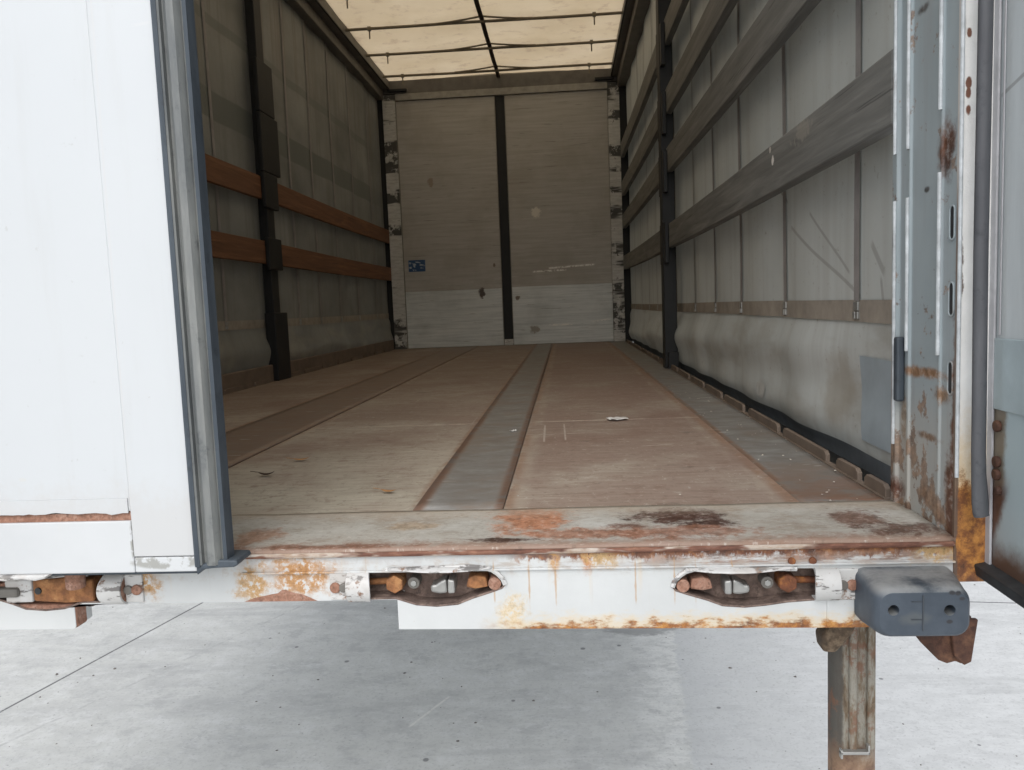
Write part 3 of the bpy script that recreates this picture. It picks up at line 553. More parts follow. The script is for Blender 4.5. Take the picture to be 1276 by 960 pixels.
for (tip, s, zc, fz) in REC:
    X = lambda u: tip+s*u
    zl = max(zc-.046, -.0855) if fz else zc-.046
    lk = B((min(X(-.01), X(.183)), max(X(-.01), X(.183)), .040, .048, zc-.046, zc+.04), (min(X(.1832), X(.30)), max(X(.1832), X(.30)), .040, .048, zl, zc+.04))
    ring = outline(tip, s, zc, fz); f_ = [lk.verts.new((u*1.0, .0046, v)) for u, v in ring]; k_ = [lk.verts.new((u, .0405, v)) for u, v in ring]
    for i in range(len(ring)): lk.faces.new((f_[i], f_[(i+1) % len(ring)], k_[(i+1) % len(ring)], k_[i]))
    lk = obj('lock_recess', lk, 'recess', T)
    third = tip < -1.5
    # rolled rim and bent upper lip
    rim = bmesh.new(); ol = [(u, v) for u, v in outline(tip, 1 if s > 0 else s, zc, fz)]
    tube(rim, [(u, -.002, v) for u, v in (ol if s > 0 else ol[::-1])[0:8]], .0042, 6)
    obj('rim', rim, 'white', lk, 0, True)
    rim = bmesh.new(); lo_ = (ol if s > 0 else ol[::-1])
    tube(rim, [(u, .0006, v) for u, v in [lo_[0]]+lo_[:9:-1]], .0019, 6); obj('rim', rim, 'recess', lk, 0, True)
    def lip(u, k):
        sag = .007*math.sin(PI*min(1, max(0, (u-.02)/.17)))*(.75+.25*nz(u*40, k)) 
        return (X(u), -.004-.012*math.sin(PI*.5*k)*(.4+.6*math.sin(PI*(u-.02)/.185)), zc+.0335-.003*k-sag*k*(.8 if s < 0 else 1))
    lb = grid(lip, lin(.022, .20, 24), lin(0, 1, 5)); o = obj('lip', lb, 'lipw', lk, 0, 'all'); o.modifiers.new('thick', 'SOLIDIFY').thickness = .003
    bt = bmesh.new(); cyl(bt, (X(.018), -.002, zc+.001), (X(.018), .054, zc+.001), .0112, 14); obj('bolt', bt, 'rustp', lk, .001)
    bl = bmesh.new(); prism(bl, [(X(.030), zc-.006), (X(.033), zc+.011), (X(.052), zc+.015), (X(.064), zc+.010), (X(.068), zc-.006), (X(.052), zc-.009)], XZ, .002, .054); obj('stop_block', bl, 'rusto' if s < 0 else 'rustp', lk, .003)
    if not third:
        cm = bmesh.new(); prism(cm, [(X(.088), zc-.017), (X(.088), zc+.006), (X(.100), zc+.008), (X(.100), zc-.018)], XZ, .004, .054); obj('cam', cm, 'steel', lk, .003)
        cm = bmesh.new(); prism(cm, [(X(.102), zc-.019), (X(.103), zc+.007), (X(.113), zc+.003), (X(.122), zc-.003), (X(.131), zc-.004), (X(.131), zc-.017), (X(.115), zc-.020)], XZ, .010, .054); obj('cam', cm, 'steel', lk, .004)
        sc = bmesh.new(); cyl(sc, (X(.161), .014, zc-.001), (X(.161), .054, zc-.001), .0105, 16); obj('screw', sc, 'gsteel', lk, .001)
        sc = bmesh.new(); cyl(sc, (X(.161), .011, zc-.001), (X(.161), .016, zc-.001), .0055, 6); obj('screw', sc, 'steel', lk, .0005)
        hb = bmesh.new(); hexa(hb, X(.193), zc, .004, .054, .0165); obj('bolt', hb, 'rust' if s > 0 else 'rusto', lk, .002)
        st_ = bmesh.new(); cyl(st_, (X(.20), .026, zc), (X(.245), .026, zc-.001), .006, 10); obj('pin_or_hole', st_, 'rusto' if s < 0 else 'rust', lk, 0, True)
    else:
        pb = bmesh.new(); prism(pb, [(X(.05), zc-.022), (X(.05), zc+.020), (X(.10), zc+.021), (X(.10), zc-.021)], XZ, -.004, .03); obj('cover_plate', pb, 'white', lk, .003)
        ob = bmesh.new(); prism(ob, [(X(.101), zc-.020), (X(.101), zc+.019), (X(.16), zc+.022), (X(.212), zc+.018), (X(.212), zc-.022), (X(.16), zc-.024)], XZ, -.003, .03); obj('cover_plate', ob, 'rusto', lk, .004)
        hl = bmesh.new(); cyl(hl, (X(.112), -.006, zc), (X(.112), .0, zc), .006, 14); obj('pin_or_hole', hl, 'black', lk)  # black disc standing in for the shaded hole in the plate
        cb = bmesh.new(); prism(cb, [(X(.0), zc-.011), (X(.0), zc+.008), (X(.078), zc+.007), (X(.078), zc-.010)], XZ, -.012, .03); obj('cam', cb, 'gsteel', lk, .005)
        lb = bmesh.new(); cyl(lb, (X(.193), -.02, zc+.010), (X(.193), -.02, zc+.040), .016, 18); obj('locking_bar_end', lb, 'rustp', lk, .003)
    # rolled tube end: half-open sleeve, then a bolted tab
    tb = bmesh.new()
    n = 20; r0, r1 = .0285, .0245
    prof = [(r0*math.cos(a), r0*math.sin(a)) for a in lin(-PI*.60, PI*.60, n)]+[(r1*math.cos(a), r1*math.sin(a)) for a in lin(PI*.60, -PI*.60, n)]
    prism(tb, prof, lambda u, v, t: (X(t)-s*.006*(1-(v/.03)**2 if t < .25 else 0), .006-u, zc+v), .236, .272)
    obj('sleeve', tb, 'white', lk, 0, True)
    bk = bmesh.new(); cyl(bk, (X(.252), .006, zc), (X(.2715), .006, zc), .0244, 20); obj('sleeve_core', bk, 'rustp', lk, 0, True)
    tab = B((min(X(.272), X(.304)), max(X(.272), X(.304)), -.005, .002, max(zc-.026, fz or -9), zc+.027)); obj('tab', tab, 'white', lk, .002)
    bt = bmesh.new(); cyl(bt, (X(.279), -.010, zc), (X(.279), .0, zc), .0085, 10); obj('bolt', bt, 'gsteel', lk, .002)
    bt = bmesh.new(); cyl(bt, (X(.294), -.010, zc), (X(.294), .0, zc), .0095, 12); obj('bolt', bt, 'rustp', lk, .0025)
# small rivets under the nosing
for x in (-.262, -.228):
    bt = bmesh.new(); cyl(bt, (x, -.006, -.030), (x, .001, -.030), .0065, 10); obj('rivet', bt, 'rust', beam, .002)
obj('lamp_bracket', B((-W, -1.5095, .0006, .034, -.1315, -.0875)), 'rustp', beam, .004)
bm = bmesh.new(); prism(bm, [(-.205, -.144), (-.205, -.085), (-.17, -.080), (-.16, -.09), (-.16, -.138), (-.175, -.145)], XZ, -.003, .004); obj('weld_plate', bm, 'beam', beam, .002)

# rubber buffer
def rr(x0, x1, z0, z1, r, n=6):
    o = []
    for (cx, cz, a0) in [(x1-r, z1-r, 0), (x0+r, z1-r, PI/2), (x0+r, z0+r, PI), (x1-r, z0+r, 1.5*PI)]:
        o += [(cx+r*math.cos(a0+PI/2*k/n), cz+r*math.sin(a0+PI/2*k/n)) for k in range(n+1)]
    return o
def circ(cx, cz, r, n=18): return [(cx+r*math.cos(2*PI*k/n), cz+r*math.sin(2*PI*k/n)) for k in range(n)]
bm = bmesh.new()
secs = [(0.004, rr(-.160, -.004, -.132, -.043, .016)), (-.02, rr(-.161, -.006, -.132, -.042, .018)), (-.085, rr(-.167, -.021, -.122, -.040, .024)), (-.097, rr(-.1655, -.0225, -.1205, -.0412, .024)), (-.104, rr(-.163, -.025, -.118, -.0437, .022)), (-.108, rr(-.159, -.029, -.114, -.048, .019))]
rings = [[bm.verts.new((u, y, v)) for u, v in sec] for y, sec in secs]
for a, c in zip(rings, rings[1:]):
    for k in range(len(a)): bm.faces.new((a[k], a[(k+1) % len(a)], c[(k+1) % len(a)], c[k]))
bm.faces.new(rings[0][::-1])
fr = secs[-1][1]; hol = [circ(-.139, -.075, .0085), circ(-.056, -.076, .0085)]
vs = list(rings[-1])
for hh in hol: vs += [bm.verts.new((u, -.108, v)) for u, v in hh]
for t in tessellate_polygon([[Vector((u, v, 0)) for u, v in lp] for lp in [fr]+hol]):
    try: bm.faces.new([vs[i] for i in t])
    except ValueError: pass
o_ = len(fr)
for hh in hol:
    rg = vs[o_:o_+18]; o_ += 18; bk = [bm.verts.new((u, -.07, v)) for u, v in hh]
    for k in range(18): bm.faces.new((rg[k], rg[(k+1) % 18], bk[(k+1) % 18], bk[k]))
    bm.faces.new(bk)
buf = obj('rubber_buffer', bm, 'buffer', T, 0, True)
buf['label'] = 'grey rubber dock buffer'
for cx in (-.139, -.056):
    bm = bmesh.new(); cyl(bm, (cx, -.084, -.0755), (cx, -.068, -.0755), .0062, 12); obj('bolt', bm, 'steel', buf, .001)
bm = bmesh.new(); prism(bm, rr(-.0965, -.0945, -.108, -.052, .0009, 2), XZ, -.1095, -.100); bx(bm, -.113, -.0965, -.1092, -.10, -.0625, -.0612); bx(bm, -.113, -.097, -.1095, -.10, -.0905, -.0895); obj('moulding_mark', bm, 'bufmark', buf)
bm = bmesh.new(); prism(bm, [(-.065, -.148), (.052, -.148), (.047, -.19), (.037, -.233), (.026, -.228), (.012, -.232), (-.002, -.226), (-.030, -.196)], XZ, .046, .056); prism(bm, [(.012, -.148), (.058, -.15), (.048, -.225), (.036, -.231), (.020, -.215)], XZ, .036, .0455)
obj('buffer_bracket', bm, 'rustd', T, .002)

# support legs (a swap body stands on its own legs)
def leg(x, y, front):
    bm = bmesh.new()
    prism(bm, rr(-.040, .038, -.038, .038, .030, 8), lambda u, v, t: (x+u, y+v, t), GZ+.02, -.10)
    for dx in (-.012, .020): 
        prism(bm, rr(-.007, .007, -.006, .006, .004, 3), lambda u, v, t: (x+dx+u, y-.041+v, t), -.42, -.11)
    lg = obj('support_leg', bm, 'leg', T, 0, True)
    obj('foot', B((x-.09, x+.09, y-.09, y+.09, GZ, GZ+.02)), 'rust', lg, .004)
    return lg
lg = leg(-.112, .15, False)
bm = bmesh.new(); prism(bm, [(-.160, -.165), (-.188, -.200), (-.184, -.228), (-.162, -.230), (-.135, -.200), (-.118, -.165)], XZ, .085, .125); obj('hinge_lug', bm, 'lug', lg, .006)
bm = bmesh.new(); bx(bm, -.150, -.098, .094, .106, -.426, -.420); bx(bm, -.150, -.146, .094, .106, -.434, -.417); bx(bm, -.102, -.098, .094, .106, -.426, -.408); obj('retaining_clip', bm, 'steel', lg, .0015)
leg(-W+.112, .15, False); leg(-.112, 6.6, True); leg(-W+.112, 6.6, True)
for x in (-1.75, -.70): obj('chassis_rail', B((x-.05, x+.05, .70, 7.2, -.21, -.105)), 'under', T, .004)

# right rear post
pb = bmesh.new()
prism(pb, [(.0, .006), (.0, .052), (-.003, .056), (-.003, .062), (0, .066), (0, .172), (-.004, .176), (-.004, .184), (0, .188), (.0, .222), (-.006, .227), (-.006, .236), (.0, .240), (.0, .262), (.008, .270), (.10, .270), (.10, .006)], XY, -.012, H)
rp = obj('rear_post', pb, 'post', T, .0015)
for y, t in ((.0585, .003), (.180, .004), (.2315, .006)):
    for (z0, z1) in (((.70 if y < .1 else .66), 2.7), ((.30 if y < .2 else .12), (.575 if y > .1 else .60))):
        bm = bmesh.new(); tube(bm, [(-t-.0012, y+.0005*nz(z*5, y*50), z) for z in lin(z0, z1, 40)], .0036, 8); obj('rib', bm, 'rib', rp, 0, True)
bm = bmesh.new(); prism(bm, [(-.002, -.003), (.010, -.003), (.100, -.003), (.100, .006), (-.002, .006)], XY, -.07, H); obj('rear_flange', bm, 'flange', rp, .0015)
bm = bmesh.new(); tube(bm, [(.0005, -.003, z) for z in lin(.105, 2.7, 60)], .0032, 8); obj('rib', bm, 'rib', rp, 0, True)
for zc in (.515, .393, .265):
    bm = bmesh.new(); prism(bm, rr(.012, .026, zc-.026, zc+.026, .0069, 6), lambda u, v, t: (t, u, v), -.0015, .001); sl_ = obj('lock_slot', bm, 'black', rp)  # black disc stands in for the darkness inside the slot hole
    bm = bmesh.new(); tube(bm, [(-.0015, u, v) for u, v in rr(.011, .027, zc-.027, zc+.027, .0079, 6)]+[(-.0015, .027, zc+.02)], .0016, 6); obj('slot_rim', bm, 'post', rp, 0, True)
obj('rub_strip', B((-.016, -.001, .196, .214, .205, .325)), 'sealdark', rp, .004)
# left rear post and header, mostly hidden
obj('rear_post', B((-W-.10, -W, .0, .27, -.012, H)), 'post', T, .003)
obj('roof_header', B((-W-.10, .10, .002, .20, H+.002, H+.12)), 'white', T, .004)

# left door (shut)
dl = obj('rear_door', B((-W-.04, -1.349, -.075, -.014, .098, 2.80), (-1.3488, -1.243, -.0765, -.014, .021, 2.80)), 'door', T, .0015)
dl['label'] = 'white rear door, shut'
obj('bottom_rail', B((-W-.04, -1.3495, -.0765, -.014, -.006, .082)), 'dkick', dl, .002)
obj('bottom_rail', B((-1.349, -1.244, -.0755, -.014, -.006, .0195)), 'dkick', dl, .002)
bm = bmesh.new(); top = [(x, .0955+.0032*nz(x*18, 1)+.002*nz(x*60, 4)) for x in lin(-1.36, -W, 90)]
prism(bm, [(-1.3495, .0822), (-1.3495, .0975)]+top+[(-W, .0822)], XZ, -.0725, -.03); obj('rust_strip', bm, 'rustp', dl)
bm = bmesh.new(); top = [(x, .099+.0035*nz(x*20, 9)+.0025*nz(x*70, 2)-.003) for x in lin(-1.352, -W-.03, 120)]
prism(bm, top+[(-W-.03, .12), (-1.352, .12)], XZ, -.0775, -.0752); obj('door_skin_edge', bm, 'door', dl)
bm = bmesh.new(); prism(bm, [(-1.610, -.006), (-1.595, -.014), (-1.575, -.016), (-1.545, -.013), (-1.522, -.016), (-1.506, -.013), (-1.497, -.006)], XZ, -.082, -.03); obj('bar_guide', bm, 'white', dl, .003)
obj('bottom_seal', B((-W, -1.25, -.06, -.012, -.014, -.0065)), 'sealdark', dl)
sb = bmesh.new()
prism(sb, [(-1.2425, -.079), (-1.238, -.0835), (-1.232, -.080), (-1.231, -.072), (-1.228, -.071), (-1.225, -.079), (-1.219, -.0845), (-1.208, -.0835), (-1.203, -.077), (-1.201, -.072), (-1.198, -.076), (-1.192, -.072), (-1.191, -.050), (-1.20, -.03), (-1.2425, -.03)], XY, .006, 2.8)
sl1 = obj('rubber_seal', sb, 'seal', dl, 0, True)
bm = bmesh.new(); prism(bm, [(-1.2430, -.0835), (-1.2395, -.0855), (-1.235, -.083), (-1.235, -.078), (-1.2430, -.078)], XY, .004, 2.8); prism(bm, [(-1.1965, -.0775), (-1.1915, -.0745), (-1.1895, -.05), (-1.194, -.05)], XY, .008, 2.8); obj('seal_lip', bm, 'sealdark', sl1, 0, True)
bm = bmesh.new(); prism(bm, [(-1.243, .004), (-1.243, -.012), (-1.232, -.002), (-1.212, .000), (-1.180, .001), (-1.172, .005), (-1.174, .013), (-1.205, .014), (-1.222, .010)], XZ, -.080, -.02); obj('seal_foot', bm, 'sealdark', sl1, .003)

# right door, swung open about its hinge on the post
HX = Matrix.Translation((.052, .012, 0)) @ Matrix.Rotation(math.radians(-1.5), 4, 'Z') @ Matrix.Translation((-.052, -.012, 0))
dr_ = obj('rear_door', B((.052, .112, -1.22, .012, -.045, 2.80)), 'doorin', T, .003, xf=HX)
dr_['label'] = 'grey inner side of the rear door swung open'
obj('edge_frame', B((.047, .0515, -.018, .011, -.040, 2.8)), 'frame', dr_, .002, xf=HX)
obj('edge_frame', B((.0495, .0515, -.032, -.028, .335, 2.8)), 'frame', dr_, .001, xf=HX)
obj('repair_plate', B((.048, .0515, -.60, -.0185, .218, .330)), 'plate', dr_, .0015, xf=HX)
for z in (.192, .115, .135, .09):
    bm = bmesh.new(); cyl(bm, (.044, -.032-(.006 if z == .09 else 0), z), (.0525, -.032-(.006 if z == .09 else 0), z), .0095 if z > .1 else .007, 12); obj('bolt', bm, 'rustd', dr_, .003, xf=HX)
bm = bmesh.new(); tube(bm, [(.018, -.045, .052), (.017, -.045, .056), (.016, -.045, .075), (.014, -.045, .12)]+[(.0125+.0012*nz(z*3, 1), -.045, z) for z in lin(.16, 2.78, 60)], .0092, 12)
for v in bm.verts:
    v.co.x = .0135+(v.co.x-.0135)*(1.15+.25*max(0, 1-abs(v.co.z-.075)/.05))
sr = obj('rubber_seal', bm, 'sealmauve', dr_, 0, True)
bm = bmesh.new(); prism(bm, [(.030, -.040), (.050, -.036), (.112, -.036), (.112, -.060), (.060, -.066), (.034, -.060)], lambda u, v, t: (u, t, v), -1.22, .02); obj('bottom_seal', bm, 'black', dr_, .003, xf=HX)

# bulkhead
bh = obj('bulkhead', B((-W-.13, .13, L, L+.06, -.012, H+.05)), 'bulk', T)
def bs(name, mat, *bxs, bev=.003, **k): return obj(name, B(*bxs), mat, bh, bev)
bs('wall_sheet', 'bulk', (-2.325, -1.287, L-.016, L, .6125, 2.60)); bs('wall_sheet', 'bulk', (-1.178, -.118, L-.016, L, .6205, 2.60))
bs('kick_plate', 'kickp', (-2.325, -1.287, L-.020, L, .004, .610)); bs('kick_plate', 'kickp', (-1.178, -.118, L-.020, L, .004, .618))
bs('centre_channel', 'dsteel', (-1.281, -1.184, L-.008, L, .065, 2.60)); bs('channel_edge', 'alu', (-1.2868, -1.2812, L-.024, L, .0, 2.60)); bs('channel_edge', 'alu', (-1.1838, -1.1782, L-.024, L, .0, 2.60))
bs('channel_foot', 'bpost', (-1.281, -1.184, L-.010, L, .0, .0645))
bs('corner_post', 'bpost', (-W-.004, -2.328, L-.045, L, .0, 2.66)); bs('corner_post', 'bpost', (-.115, .004, L-.045, L, .0, 2.66))
bs('dark_gap_filler', 'dsteel', (.0045, .10, L-.02, L, 0, 2.70)); bs('dark_gap_filler', 'dsteel', (-W-.11, -W-.0045, L-.02, L, 0, 2.70))  # added black fillers for the shaded gap outside each corner post
bs('post_edge', 'alu', (-2.328, -2.3255, L-.05, L, 0, 2.6)); 
bs('head_rail', 'alu', (-2.327, -.1155, L-.04, L, 2.603, 2.672)); bs('head_panel', 'gsteel', (-W, 0, L-.03, L, 2.674, H))
for x0, x1 in ((-2.40, -2.20), (-.24, -.05)): bs('head_bracket', 'dsteel', (x0, x1, L-.07, L-.03, 2.688, 2.715))
st = bs('sticker', 'sticker', (-2.28, -2.095, L-.0185, L-.0162, .822, .945), bev=0); st['label'] = 'small worn blue sticker'

# roof
roof = obj('roof_tarpaulin', grid(lambda u, v: (u, v, H+.035-.030*abs(u+W/2)/(W/2)+.010*nz(u*2.2, v*2.6)-.012*abs(math.sin(PI*(v-.7)/.7))), lin(-W-.08, .08, 40), lin(.10, L+.03, 160)), 'roof', T, 0, 'all')
roof['label'] = 'tan translucent roof tarpaulin'
obj('roof_rail', B((-W-.05, -2.385, .2, L+.05, 2.715, H+.015), (-W-.10, -W+.012, .2, L+.05, 2.62, 2.714)), 'gsteel', T, .006)
obj('roof_rail', B((-.072, .06, .2, L+.05, 2.715, H+.015), (-.012, .10, .2, L+.05, 2.62, 2.714)), 'gsteel', T, .006)
bm = bmesh.new(); tube(bm, [(-2.384, y, 2.72) for y in (.21, 7.3)], .008, 8); tube(bm, [(-.073, y, 2.72) for y in (.21, 7.3)], .008, 8)
obj('rail_bead', bm, 'dsteel', T, 0, True)
obj('roof_belt', grid(lambda u, v: (u, v, H-.012-.012*abs(math.sin(PI*(v-.7)/.7))), [-1.252, -1.235, -1.215], lin(.2, L, 120)), 'belt2', T).modifiers.new('thick', 'SOLIDIFY').thickness = .006
for k in range(10):
    y = .7+.7*k
    bm = bmesh.new(); tube(bm, [(x, y+.006*nz(x*2, k), H-.034+.006*nz(x, k*3)) for x in lin(-2.39, -.068, 24)], .0125, 8); bw = obj('roof_bow', bm, 'bow', T, 0, True)
    for sg in (-1, 1):
        bm = bmesh.new(); tube(bm, [(-1.233+sg*u, y-.05*(1-u/.42)**1.6-.004, H-.030+.022*(1-u/.42)**1.5) for u in lin(.01, .42, 14)], .008, 6); obj('bow_stay', bm, 'bow', bw, 0, True)
    for x in (-2.185, -.305):
        bm = bmesh.new(); cyl(bm, (x, y, H-.115), (x, y, H-.035), .006, 8); bx(bm, x-.014, x+.014, y-.014, y+.014, H-.050, H-.018); obj('hook', bm, 'bow', bw)

# side curtains
def cx_(y, z, side):
    z = max(z, -.06); r = .006*math.sin(y*2*PI/.61)+.007*nz(y*1.3, z*1.1, side*5)+.004*nz(y*4.1, z*1.3, side*3)
    if z < .335:
        t = max(0, z)/.335; e = min(1, max(0, (y-.38)/.9)); e = e*e*(3-2*e)
        amp = (.7+.5*nz(y*.7, 3.1, side))*e
        r -= .050*math.sin(PI*min(1, t)**.75)*amp
        r -= .017*math.sin(t*2*PI*1.2+y*.9+nz(y*1.1, 7)*1.6)*(.35+.65*amp)*math.sin(PI*t)
        r += .010*(1-t)*e+.004*nz(y*3.5, z*7, side*3)*math.sin(PI*t)
    return r
def curtain(side):
    mat = 'curR' if side > 0 else 'curL'
    X = (lambda y, z: .082+cx_(y, z, 1)) if side > 0 else (lambda y, z: -W-.064-cx_(y, z, -1))
    sgn = -1 if side > 0 else 1           # towards the inside
    ys = lin(.40, L, 280); zs = lin(-.16, .36, 50)+lin(.40, 2.72, 40)
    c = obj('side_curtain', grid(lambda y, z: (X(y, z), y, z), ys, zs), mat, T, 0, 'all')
    zb = lambda y: .348+.004*math.sin(y*.9)
    obj('curtain_belt', grid(lambda y, k: (X(y, .36)+sgn*.004, y, zb(y)-.010+.052*k), ys, lin(0, 1, 3)), 'belt', c, 0, 'all')
    obj('curtain_hem', grid(lambda y, z: (X(y, z)+sgn*.003, y, z), ys, lin(-.16, .030 if side > 0 else .012, 10)), 'hem', c, 0, 'all')
    obj('curtain_hem', grid(lambda y, z: (X(y, z)+sgn*.005, y, z), lin(.385, .425, 3), zs), 'hemm', c, 0, 'all')
    k = 0
    for y in [.672, 1.327, 1.975, 2.53, 3.09, 3.85, 4.36, 4.86, 5.42, 6.04, 6.76]:
        if 3.45 < y < 3.8: continue
        wd = .020
        obj('curtain_strap', grid(lambda u, z: (X(u, z)+sgn*.005, u, z), [y-wd, y, y+wd], lin(.39, 2.70, 50)), 'strap', c, 0, 'all')
        bm = bmesh.new(); xx = X(y, .36)+sgn*.006
        for dy in (-.010, .010): bx(bm, xx-.004, xx+.004, y+dy-.0065, y+dy+.0065, zb(y)-.004, zb(y)+.014)
        bx(bm, xx-.003, xx+.003, y-.016, y+.016, zb(y)+.016, zb(y)+.038); obj('buckle', bm, 'steel', c, .002)
    if side > 0:
        def pt(u, k):
            y, z = .425+.215*u, .06+.20*k; cut = .035*max(0, k-.9)*8
            return (X(y, z)-.0045, y-.02*u*(1-k)+.012*math.sin(k*3)*u, z-.03*u*(1-k)*0+.012*(1-u)*0)
        obj('repair_patch', grid(pt, lin(0, 1, 10), lin(0, 1, 14)), 'patch', c, 0, 'all')
        bm = bmesh.new(); vs = [bm.verts.new((X(1.55+.055*math.cos(a), .085+.030*math.sin(a))-.004, 1.55+.055*math.cos(a)*(1+.15*math.sin(3*a)), .085+.030*math.sin(a))) for a in [2*PI*k/18 for k in range(18)]]; bm.faces.new(vs)
        obj('repair_patch', bm, 'patchl', c)
    return c
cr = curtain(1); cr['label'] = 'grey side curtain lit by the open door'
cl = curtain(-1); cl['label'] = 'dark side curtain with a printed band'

# middle pillars
p = obj('curtain_pillar', B((-.026, .05, 3.60, 3.72, -.01, 2.70)), 'dsteel', T, .004)
for z in (.722, 1.135, 1.47, 1.86): obj('slat_pocket', B((-.022, .0015, 3.54, 3.5995, z-.09, z+.15)), 'dsteel', p, .003); obj('slat_pocket', B((-.022, .0015, 3.7205, 3.78, z-.09, z+.15)), 'dsteel', p, .003)
obj('pillar_foot', B((-.012, .05, 3.56, 3.76, -.008, .10)), 'dsteel', p, .004)
p = obj('curtain_pillar', B((-W-.05, -W+.006, 3.66, 3.78, -.01, 2.70)), 'dsteel', T, .004)
obj('pillar_foot', B((-W-.045, -W+.022, 3.63, 3.86, .0, .43)), 'dsteel', p, .006)
for z0, z1, y1 in ((1.66, 1.98, 3.86), (1.30, 1.66, 3.90), (1.08, 1.30, 3.83), (.70, .90, 3.83)): obj('slat_pocket', B((-W-.0015, -W+.024, 3.60, y1, z0, z1-.004)), 'dsteel', p, .004)

for x0, x1 in ((.0125, .078), (-W-.078, -W-.0125)): obj('dark_gap_box', B((x0, x1, .272, L, -.09, -.012)), 'dsteel', fl)  # added black boxes fill the floor-edge gaps where only shade would be
# edge rails along the floor sides: short uprights with gaps
for side in (1, -1):
    bm = bmesh.new(); y = .29
    segs = [(.29, .405), (.445, .585), (.66, 1.05), (1.115, 1.50), (1.59, 1.93), (2.0, 2.36), (2.43, 2.8), (2.87, 3.25), (3.3, 3.55)]+[(3.8+.42*k, 4.14+.42*k) for k in range(8)]
    er = obj('lashing_rail', B((-.004, .012, .28, 7.25, -.02, .001)) if side > 0 else B((-W-.012, -W+.004, .28, 7.25, -.02, .001)), 'railb', T)
    for (a, c) in segs:
        q = bmesh.new(); x0 = .001 if side > 0 else -W-.012
        prism(q, [(a, -.004), (a, .018), (a+.012, .026), (c-.012, .026), (c, .018), (c, -.004)], lambda u, v, t: (t, u, v), x0, x0+.011); obj('rail_lug', q, 'railb', er, .0015)
obj('side_ledge', B((-W-.035, -W-.0125, .3, 7.25, -.01, .105)), 'railb', T, .006)

# ------------------------------------------------------------------ loose timber slats in the pockets
def slat(x0, x1, y0, y1, z0, mat, label, group, dz0=0., dz1=0.):
    bm = bmesh.new(); n = 24
    g0 = [[bm.verts.new((x, y, z0+(dz0+(dz1-dz0)*i/n)+h-.006*math.sin(PI*i/n))) for (x, h) in ((x0, 0), (x1, 0), (x1, .14), (x0, .14))] for i, y in enumerate(lin(y0, y1, n))]
    for a, c in zip(g0, g0[1:]):
        for k in range(4): bm.faces.new((a[k], a[(k+1) % 4], c[(k+1) % 4], c[k]))
    bm.faces.new(g0[0]); bm.faces.new(g0[-1])
    o = obj('side_slat', bm, mat, None, .004); tag(o, label, 'slat', group)
GR = 'grey timber slats along the right wall'; GL = 'brown timber slats along the left wall'
nm = {0.722: ('lowest', 'lowest grey timber slat of the right wall, with a white paint chip, beside the post', 'lowest grey slat of the right wall, in the far bay beyond the middle pillar'),
      1.135: ('', 'second grey slat up the right wall, in the bay nearest the open door', 'second grey slat up the right wall, between middle pillar and bulkhead'),
      1.47: ('', 'third grey slat up the right wall, in the bay nearest the open door', 'third grey slat up the right wall, between middle pillar and bulkhead'),
      1.86: ('', 'topmost grey slat of the right wall, in the bay nearest the open door', 'topmost grey slat of the right wall, between middle pillar and bulkhead')}
for z, (_, la, lb) in nm.items():
    slat(.003, .040, .275, 3.60, z, 'slat_g', la, GR, 0, .03 if z > 1 else 0)
    slat(.003, .040, 3.722, L-.046, z, 'slat_g', lb, GR, .03 if z > 1 else 0, .04 if z > 1 else .03)
for z, nmz in ((.735, 'lower'), (1.13, 'upper')):
    slat(-W-.028, -W-.002, .30, 3.66, z, 'slat_b', f'{nmz} brown timber slat of the left wall, between shut door and dark pillar', GL)
    slat(-W-.028, -W-.002, 3.782, L-.046, z, 'slat_b', f'{nmz} brown timber slat of the left wall, from the dark pillar to the bulkhead', GL)

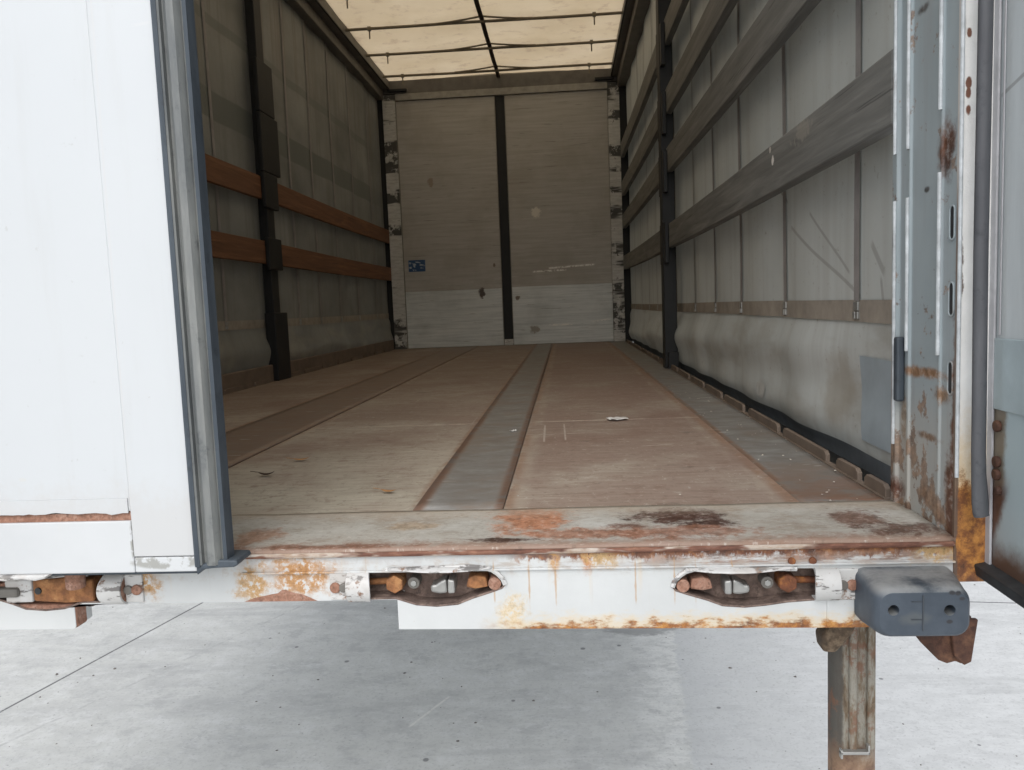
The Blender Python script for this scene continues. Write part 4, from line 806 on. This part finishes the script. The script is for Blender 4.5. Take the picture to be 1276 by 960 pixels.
# ------------------------------------------------------------------ litter on the floor
def paper(x, y, lx, ly, rz, label, seed):
    bm = grid(lambda u, v: (x+(u*lx)*math.cos(rz)-(v*ly)*math.sin(rz), y+u*lx*math.sin(rz)+v*ly*math.cos(rz), .004+.009*abs(nz(u*3.1, v*2.3, seed))+.003*u*u*2), lin(-.5, .5, 10), lin(-.5, .5, 6))
    o = obj('paper_scrap', bm, 'paper', None, 0, 'all'); o.modifiers.new('thick', 'SOLIDIFY').thickness = .0008
    tag(o, label, 'paper', 'paper scraps on the floor')
paper(-.454, 1.475, .068, .055, .15, 'crumpled white strip of paper lying on the right floor panel', 1.3)
paper(-.806, 1.26, .022, .016, .3, 'tiny white paper scrap lying on the grey central floor strip', 4.2)
def leaf(x, y, s, rz, mat, label, curl):
    def f(u, v):
        wv = .42*math.sin(PI*min(1, max(0, u)))**.8+.02
        px, py = (u-.5)*s, (v-.5)*wv*s; pz = .004+curl*s*((u-.5)**2*1.6+(abs(v-.5)*2)**2*.30*wv)
        return (x+px*math.cos(rz)-py*math.sin(rz), y+px*math.sin(rz)+py*math.cos(rz), pz)
    bm = grid(f, lin(0, 1, 12), lin(0, 1, 6)); o = obj('dry_leaf', bm, mat, None, 0, 'all'); o.modifiers.new('thick', 'SOLIDIFY').thickness = .0006
    st = bmesh.new(); e = Vector(f(0, .5)); tube(st, [e, e+Vector((-.010*math.cos(rz), -.010*math.sin(rz), .002)), e+Vector((-.018*math.cos(rz+.3), -.018*math.sin(rz+.3), .004))], .0007, 5); obj('stalk', st, mat, o)
    tag(o, label, 'leaf', 'dry leaves on the floor')
leaf(-1.402, .656, .042, .1, 'leafd', 'dark brown curled dry leaf, the one nearest the shut white door', .5)
leaf(-1.378, .855, .044, .2, 'leaft', 'tan dry leaf on the left floor panel, farthest in of the three leaves', .3)
leaf(-1.035, .433, .036, -.2, 'leaft', 'small reddish tan dry leaf near the threshold plate', .35)

# ------------------------------------------------------------------ grit
def chips(name, mat, spots):
    bm = bmesh.new()
    for (x, y, z, r) in spots:
        vs = [bm.verts.new((x+r*random.uniform(.6, 1.2)*math.cos(a), y+r*random.uniform(.6, 1.2)*math.sin(a), z)) for a in (0, 1.3, 2.6, 3.9, 5.1)]
        t = bm.verts.new((x+random.uniform(-.3, .3)*r, y+random.uniform(-.3, .3)*r, z+r*random.uniform(.3, .8)))
        for i in range(5): bm.faces.new((vs[i], vs[(i+1) % 5], t))
    o = obj(name, bm, mat); o['kind'] = 'stuff'; return o
rg = random.Random(5)
sp = []
for _ in range(170):
    k = rg.random()
    if k < .45: sp.append((rg.uniform(-.16, -.005), rg.uniform(.05, 2.6), .0015, rg.uniform(.0012, .004)))
    elif k < .7: sp.append((rg.uniform(-1.2, 0), rg.uniform(.0, .26), .002, rg.uniform(.001, .003)))
    else: sp.append((rg.uniform(-2., -.1), rg.uniform(.3, 3.4), .0005, rg.uniform(.0012, .0032)))
tag(chips('floor_grit', 'gritl', sp), 'pale crumbs and grit scattered over the worn cargo floor', 'grit')
sp = [(rg.uniform(-3.6, 2.2), rg.uniform(1.3, 3.6), GZ+.001, rg.uniform(.0022, .0065)*(1 if rg.random() < .9 else 1.7)) for _ in range(150)]
tag(chips('yard_grit', 'gritd', sp), 'small dark stones and grit scattered on the concrete', 'grit')
